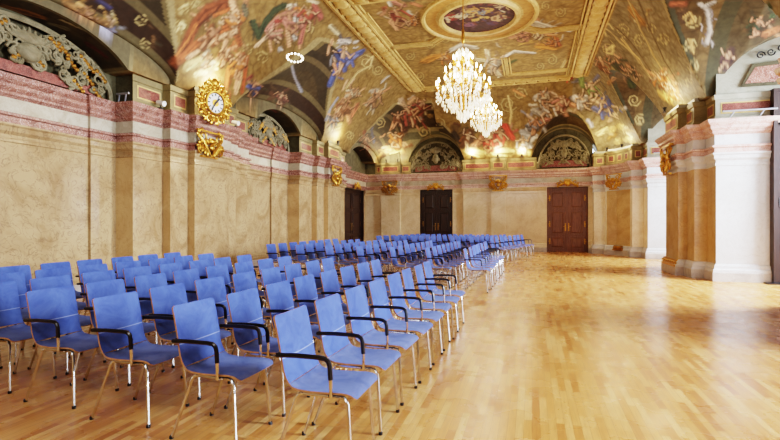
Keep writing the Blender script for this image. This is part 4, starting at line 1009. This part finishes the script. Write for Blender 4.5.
# ------------------------------------------------------------------ chandeliers
def chandelier(loc, ztop, sc, lab, seed):
    r = empty('crystal_chandelier', loc); tag(r, lab, 'chandelier')
    rn = random.Random(seed)
    h = (ztop - loc[2])
    mb = MB(); mb.tube([(0, 0, 1.5 * sc), (0, 0, h)], 0.012, 6); mb.lathe([(0.0, 1.62 * sc), (0.03, 1.65 * sc), (0.045, 1.75 * sc), (0.03, 1.95 * sc), (0.012, 2.0 * sc)], 10); mb.build('hanging_rod', M['gold'], r, True)
    mb = MB(); mb.lathe([(0.0, 0.05), (0.06, 0.08), (0.1, 0.18), (0.06, 0.3), (0.04, 0.5), (0.09, 0.62), (0.05, 0.78), (0.035, 1.1), (0.07, 1.2), (0.04, 1.35), (0.02, 1.55)], 12); mb.v = [tuple(c * sc for c in v) for v in mb.v]; mb.build('stem', M['gold'], r, True)
    tiers = [(0.62, 0.55, 16), (0.42, 0.86, 12), (0.22, 1.16, 8)]
    arms, cry = MB(), MB()
    for (R, z, n) in tiers:
        for k in range(n):
            a = 2 * PI * k / n + R
            c, s = math.cos(a), math.sin(a)
            p = [(0.05 * c, 0.05 * s, z - 0.1), (R * .4 * c, R * .4 * s, z - 0.2), (R * .8 * c, R * .8 * s, z - 0.14), (R * c, R * s, z)]
            arms.tube([tuple(v * sc for v in q) for q in p], 0.010 * sc, 5)
            T = Matrix.Translation((R * c * sc, R * s * sc, z * sc)) @ Matrix.Scale(sc, 4)
            arms.lathe([(0.0, 0.0), (0.045, 0.01), (0.05, 0.025), (0.02, 0.02), (0.018, 0.10), (0.0, 0.10)], 8, 0, T)
            cb = MB(); cb.lathe([(0.0, 0.10), (0.020, 0.12), (0.026, 0.15), (0.012, 0.20), (0.0, 0.23)], 7, 0, T); cb.build('candle_bulb', M['bulb'], r, True)
            for j in range(3):   # drops below each cup
                cry.lathe([(0.0, -0.05 - 0.09 * j), (0.022, -0.08 - 0.09 * j), (0.008, -0.115 - 0.09 * j), (0.0, -0.12 - 0.09 * j)], 5, 0, T)
            a2 = a + PI / n
            for j in range(4):
                rr_ = R * (0.97 - 0.09 * j); zz = z - 0.12 - 0.10 * j
                T2 = Matrix.Translation((rr_ * math.cos(a2) * sc, rr_ * math.sin(a2) * sc, zz * sc)) @ Matrix.Scale(sc, 4)
                cry.lathe([(0.0, 0.05), (0.018, 0.02), (0.022, -0.03), (0.0, -0.07)], 5, 0, T2)
    for (R, z, n) in ((0.13, 0.0, 10), (0.24, 0.16, 16), (0.34, 0.28, 20), (0.06, -0.08, 5), (0.16, 1.34, 10), (0.11, 1.46, 8)):
        for k in range(n):
            a = 2 * PI * k / n
            for j in range(2):
                T = Matrix.Translation((R * math.cos(a) * sc, R * math.sin(a) * sc, (z - 0.08 * j) * sc)) @ Matrix.Scale(sc, 4)
                cry.lathe([(0.0, 0.05), (0.022, 0.02), (0.026, -0.02), (0.0, -0.07)], 5, 0, T)
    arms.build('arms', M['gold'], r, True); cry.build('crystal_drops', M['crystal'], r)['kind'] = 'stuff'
    for z, e in ((0.85, 150), (1.3, 40)):
        ld = bpy.data.lights.new('chandelier_glow', 'POINT'); ld.energy = e * sc; ld.color = (1.0, 0.86, 0.64); ld.shadow_soft_size = 0.35
        lo = bpy.data.objects.new('chandelier_glow', ld); COL.objects.link(lo); lo.location = (loc[0], loc[1], loc[2] + z * sc)
chandelier((-1.55, 11.16, 3.95), H, 1.0, 'larger nearer crystal chandelier blazing with candle bulbs', 1)
chandelier((-1.55, 16.97, 4.56), H, 0.86, 'smaller farther crystal chandelier behind the large one', 2)
# ring lamp below the left cove
rl = empty('ring_lamp', (-5.0, 9.42, 5.03)); tag(rl, 'small ring of round bulbs hanging below the left frescoes', 'lamp')
mb = MB(); n = 24; mb.tube([(0.17 * math.cos(2 * PI * k / n), 0.17 * math.sin(2 * PI * k / n), 0) for k in range(n + 1)], 0.014, 7); mb.build('ring', M['dark'], rl, True)
for k in range(14):
    mb = MB(); mb.ell((0.17 * math.cos(2 * PI * k / 14), 0.17 * math.sin(2 * PI * k / 14), -0.018), 0.022, 0.022, 0.022, 0, None, 10, 7); mb.build('bulb', M['ringbulb'], rl, True)
rl.rotation_euler = (-0.22, 0, 0.3)
zt = float(vault(np.array(-5.0), np.array(9.42))) - 5.03
mb = MB(); mb.tube([(0, 0, 0.10), (0, 0, zt)], 0.004, 5)
for k in range(3):
    a = 2 * PI * k / 3; mb.tube([(0.17 * math.cos(a), 0.17 * math.sin(a), 0.0), (0, 0, 0.12)], 0.003, 5)
mb.build('cord', M['cord'], rl)

# ------------------------------------------------------------------ chairs
CW = 0.40
def shell(profile, w, th, round_end):
    """bent plywood pad following a side profile (x, z); blue faces, beech edges"""
    P_ = [Vector((x, 0, z)) for x, z in profile]
    mb = MB(); m = len(P_); rings = []
    acc = [0]
    for i in range(1, m): acc.append(acc[-1] + (P_[i] - P_[i - 1]).length)
    tot = acc[-1]; us = (-1, -0.5, 0, 0.5, 1)
    for i, p in enumerate(P_):
        d = (P_[min(i + 1, m - 1)] - P_[max(i - 1, 0)]).normalized(); nn = Vector((-d.z, 0, d.x))
        rem = tot - acc[i]; rr_ = 0.02
        hw = w / 2
        if rem < rr_: hw -= rr_ - math.sqrt(max(0, rr_ ** 2 - (rr_ - rem) ** 2))
        hw = max(hw, w / 2 - rr_)
        for side in (0.5, -0.5):
            for u in us: mb.v.append(tuple(p + nn * th * side * (1 - 0.25 * 0) + Vector((0, hw * u, 0)) + nn * (-0.012 * (1 - u * u))))
    q = len(us)
    def idx(i, s, k): return i * 2 * q + s * q + k
    for i in range(m - 1):
        for k in range(q - 1):
            mb.f.append((idx(i, 0, k), idx(i, 0, k + 1), idx(i + 1, 0, k + 1), idx(i + 1, 0, k))); mb.mi.append(0)
            mb.f.append((idx(i, 1, k), idx(i + 1, 1, k), idx(i + 1, 1, k + 1), idx(i, 1, k + 1))); mb.mi.append(0)
        mb.f.append((idx(i, 0, 0), idx(i + 1, 0, 0), idx(i + 1, 1, 0), idx(i, 1, 0))); mb.mi.append(1)
        mb.f.append((idx(i, 0, q - 1), idx(i, 1, q - 1), idx(i + 1, 1, q - 1), idx(i + 1, 0, q - 1))); mb.mi.append(1)
    for i in (0, m - 1):
        for k in range(q - 1):
            f = (idx(i, 0, k), idx(i, 1, k), idx(i, 1, k + 1), idx(i, 0, k + 1)); mb.f.append(f if i == 0 else f[::-1]); mb.mi.append(1)
    return mb
back_prof = [(-0.168, 0.475), (-0.188, 0.505), (-0.202, 0.545), (-0.212, 0.60), (-0.226, 0.68), (-0.245, 0.77), (-0.258, 0.825), (-0.262, 0.838), (-0.265, 0.848), (-0.267, 0.857)]
seat_prof = [(-0.166, 0.472), (-0.145, 0.455), (-0.11, 0.446), (-0.03, 0.442), (0.08, 0.446), (0.16, 0.450), (0.20, 0.446), (0.215, 0.441), (0.228, 0.433), (0.24, 0.42)]
CH_MESH = {}
def arm_meshes(s):
    g = MB(); y = s * (CW / 2 + 0.033)
    g.tube([(-0.232, s * (CW / 2 - 0.01), 0.642), (-0.225, y, 0.645), (-0.10, y, 0.652), (0.04, y, 0.652), (0.075, y, 0.648), (0.094, y, 0.634), (0.102, y, 0.61), (0.107, y, 0.535)], 0.014, 8)
    p = MB(); p.tube([(0.106, y, 0.54), (0.11, y, 0.47), (0.108, y, 0.435), (0.09, s * (CW / 2), 0.422), (0.06, s * (CW / 2 - 0.06), 0.420)], 0.010, 7)
    return g, p
def proto_chair():
    root = empty('armchair', (0, 0, 0))
    b = shell(back_prof, CW, 0.012, True).build('backrest', [M['blue'], M['ply']], root, True)
    s = shell(seat_prof, CW, 0.012, True).build('seat', [M['blueseat'], M['ply']], root, True)
    u = MB()
    for sy in (-1, 1): u.tube([(0.165, sy * 0.165, 0.418), (-0.11, sy * 0.165, 0.418)], 0.011, 7)
    for x in (0.12, -0.08): u.tube([(x, -0.165, 0.418), (x, 0.165, 0.418)], 0.010, 7)
    u.build('under_frame', M['chrome'], root, True)
    for sy in (-1, 1):
        l = MB(); l.tube([(0.14, sy * 0.165, 0.420), (0.165, sy * 0.168, 0.415), (0.185, sy * 0.175, 0.385), (0.20, sy * 0.185, 0.20), (0.215, sy * 0.195, 0.0)], 0.0105, 8); fl_ = l.build('leg', M['chrome'], root, True)
        f_ = MB(); f_.lathe([(0.0, 0.0), (0.014, 0.0), (0.0145, 0.018), (0.011, 0.022)], 8, 0, Matrix.Translation((0.2145, sy * 0.195, 0))); f_.build('foot_cap', M['black'], fl_)
        l = MB(); l.tube([(-0.09, sy * 0.165, 0.420), (-0.115, sy * 0.167, 0.413), (-0.135, sy * 0.170, 0.385), (-0.20, sy * 0.182, 0.20), (-0.275, sy * 0.195, 0.0)], 0.0105, 8); fl_ = l.build('leg', M['chrome'], root, True)
        f_ = MB(); f_.lathe([(0.0, 0.0), (0.014, 0.0), (0.0145, 0.018), (0.011, 0.022)], 8, 0, Matrix.Translation((-0.2745, sy * 0.195, 0))); f_.build('foot_cap', M['black'], fl_)
    g, p = arm_meshes(-1)
    a = g.build('armrest', M['black'], root, True); p.build('arm_post', M['chrome'], a, True)
    return root
def copy_tree(o, parent=None):
    c = o.copy(); COL.objects.link(c); c.parent = parent
    for ch in list(o.children): copy_tree(ch, c)
    return c
first = proto_chair()
g, p = arm_meshes(1)
arm_far = g.build('armrest', M['black'], first, True); ap = p.build('arm_post', M['chrome'], arm_far, True)
far_arm_mesh, far_post_mesh = arm_far.data, ap.data
bpy.data.objects.remove(ap); bpy.data.objects.remove(arm_far)
ORD = ['first', 'second', 'third', 'fourth', 'fifth', 'sixth', 'seventh', 'eighth']
BLOCKS = [('nearest', (-1.43, 2.45), (0.007, 0.532), (-0.785, 0.091), 0.75, None), ('middle', (-1.32, 9.53), (0.010, 0.535), (-0.799, 0.092), 1.0, None), ('far', (-1.44, 16.95), (0.137, 0.517), (-0.72, 0.07), 14.7, None)]
used = False
# small measured departures of the near chairs from the regular rows
for (bn, p0, u, v, ang, _) in BLOCKS:
    a = -math.radians(ang); fx, fy = math.cos(a), math.sin(a); wx, wy = -fy, fx
    for j in range(7):
        for i in range(8):
            px = p0[0] + u[0] * i + v[0] * j; py = p0[1] + u[1] * i + v[1] * j
            x = px + 0.267 * fx + 0.2 * wx; y = py + 0.267 * fy + 0.2 * wy
            x += random.uniform(-0.015, 0.015); y += random.uniform(-0.012, 0.012)
            if not used: o = first; used = True
            else: o = copy_tree(first)
            o.location = (x, y, 0); o.rotation_euler = (0, 0, a + math.radians(random.uniform(-1.6, 1.6)))
            if i == 7 or (i == 0 and j in (1, 2) and bn == 'nearest'):
                q = bpy.data.objects.new('armrest', far_arm_mesh); COL.objects.link(q); q.parent = o
                q2 = bpy.data.objects.new('arm_post', far_post_mesh); COL.objects.link(q2); q2.parent = q
            row = 'front row by the aisle' if j == 0 else ('rear row by the wall' if j == 6 else ORD[j] + ' row from the aisle')
            tag(o, 'blue chair, %s from the near end, %s, %s block' % (ORD[i], row, bn), 'chair', 'blue chairs of the %s block' % bn)
# the first chair is last in the loop order: give copies made before its far arm was added their own parts only

# ------------------------------------------------------------------ light
w = bpy.data.worlds.new('sky'); scene.world = w; w.use_nodes = True
bg = w.node_tree.nodes['Background']; bg.inputs['Color'].default_value = (0.80, 0.90, 1.0, 1); bg.inputs['Strength'].default_value = 5.0
def area(loc, tilt, sx, sy, e, c, spread=2.4):
    ld = bpy.data.lights.new('daylight', 'AREA'); ld.shape = 'RECTANGLE'; ld.size = sx; ld.size_y = sy; ld.energy = e; ld.color = c; ld.spread = spread
    o = bpy.data.objects.new('daylight', ld); COL.objects.link(o); o.location = loc; o.rotation_euler = (0, PI / 2 - tilt, 0)
for (yc, wd, e) in ((11.15, 2.7, 2400), (18.3, 2.4, 1500), (3.85, 2.7, 2000)):
    area((8.9, yc, 3.0), 0.46, 4.2, wd, e, (0.90, 0.95, 1.0))

# two fill lamps added behind the camera to brighten the chairs and floor
ld = bpy.data.lights.new('rear_fill_point', 'POINT'); ld.energy = 420; ld.color = (1.0, 0.90, 0.76); ld.shadow_soft_size = 0.6
o = bpy.data.objects.new('rear_fill_point', ld); COL.objects.link(o); o.location = (-1.0, -0.6, 5.0)
ld = bpy.data.lights.new('rear_fill_area', 'AREA'); ld.shape = 'RECTANGLE'; ld.size = 7; ld.size_y = 3; ld.energy = 260; ld.color = (0.95, 0.97, 1.0)
o = bpy.data.objects.new('rear_fill_area', ld); COL.objects.link(o); o.location = (-2.0, -3.8, 4.0); o.rotation_euler = (PI / 2 - 0.45, 0, 0)
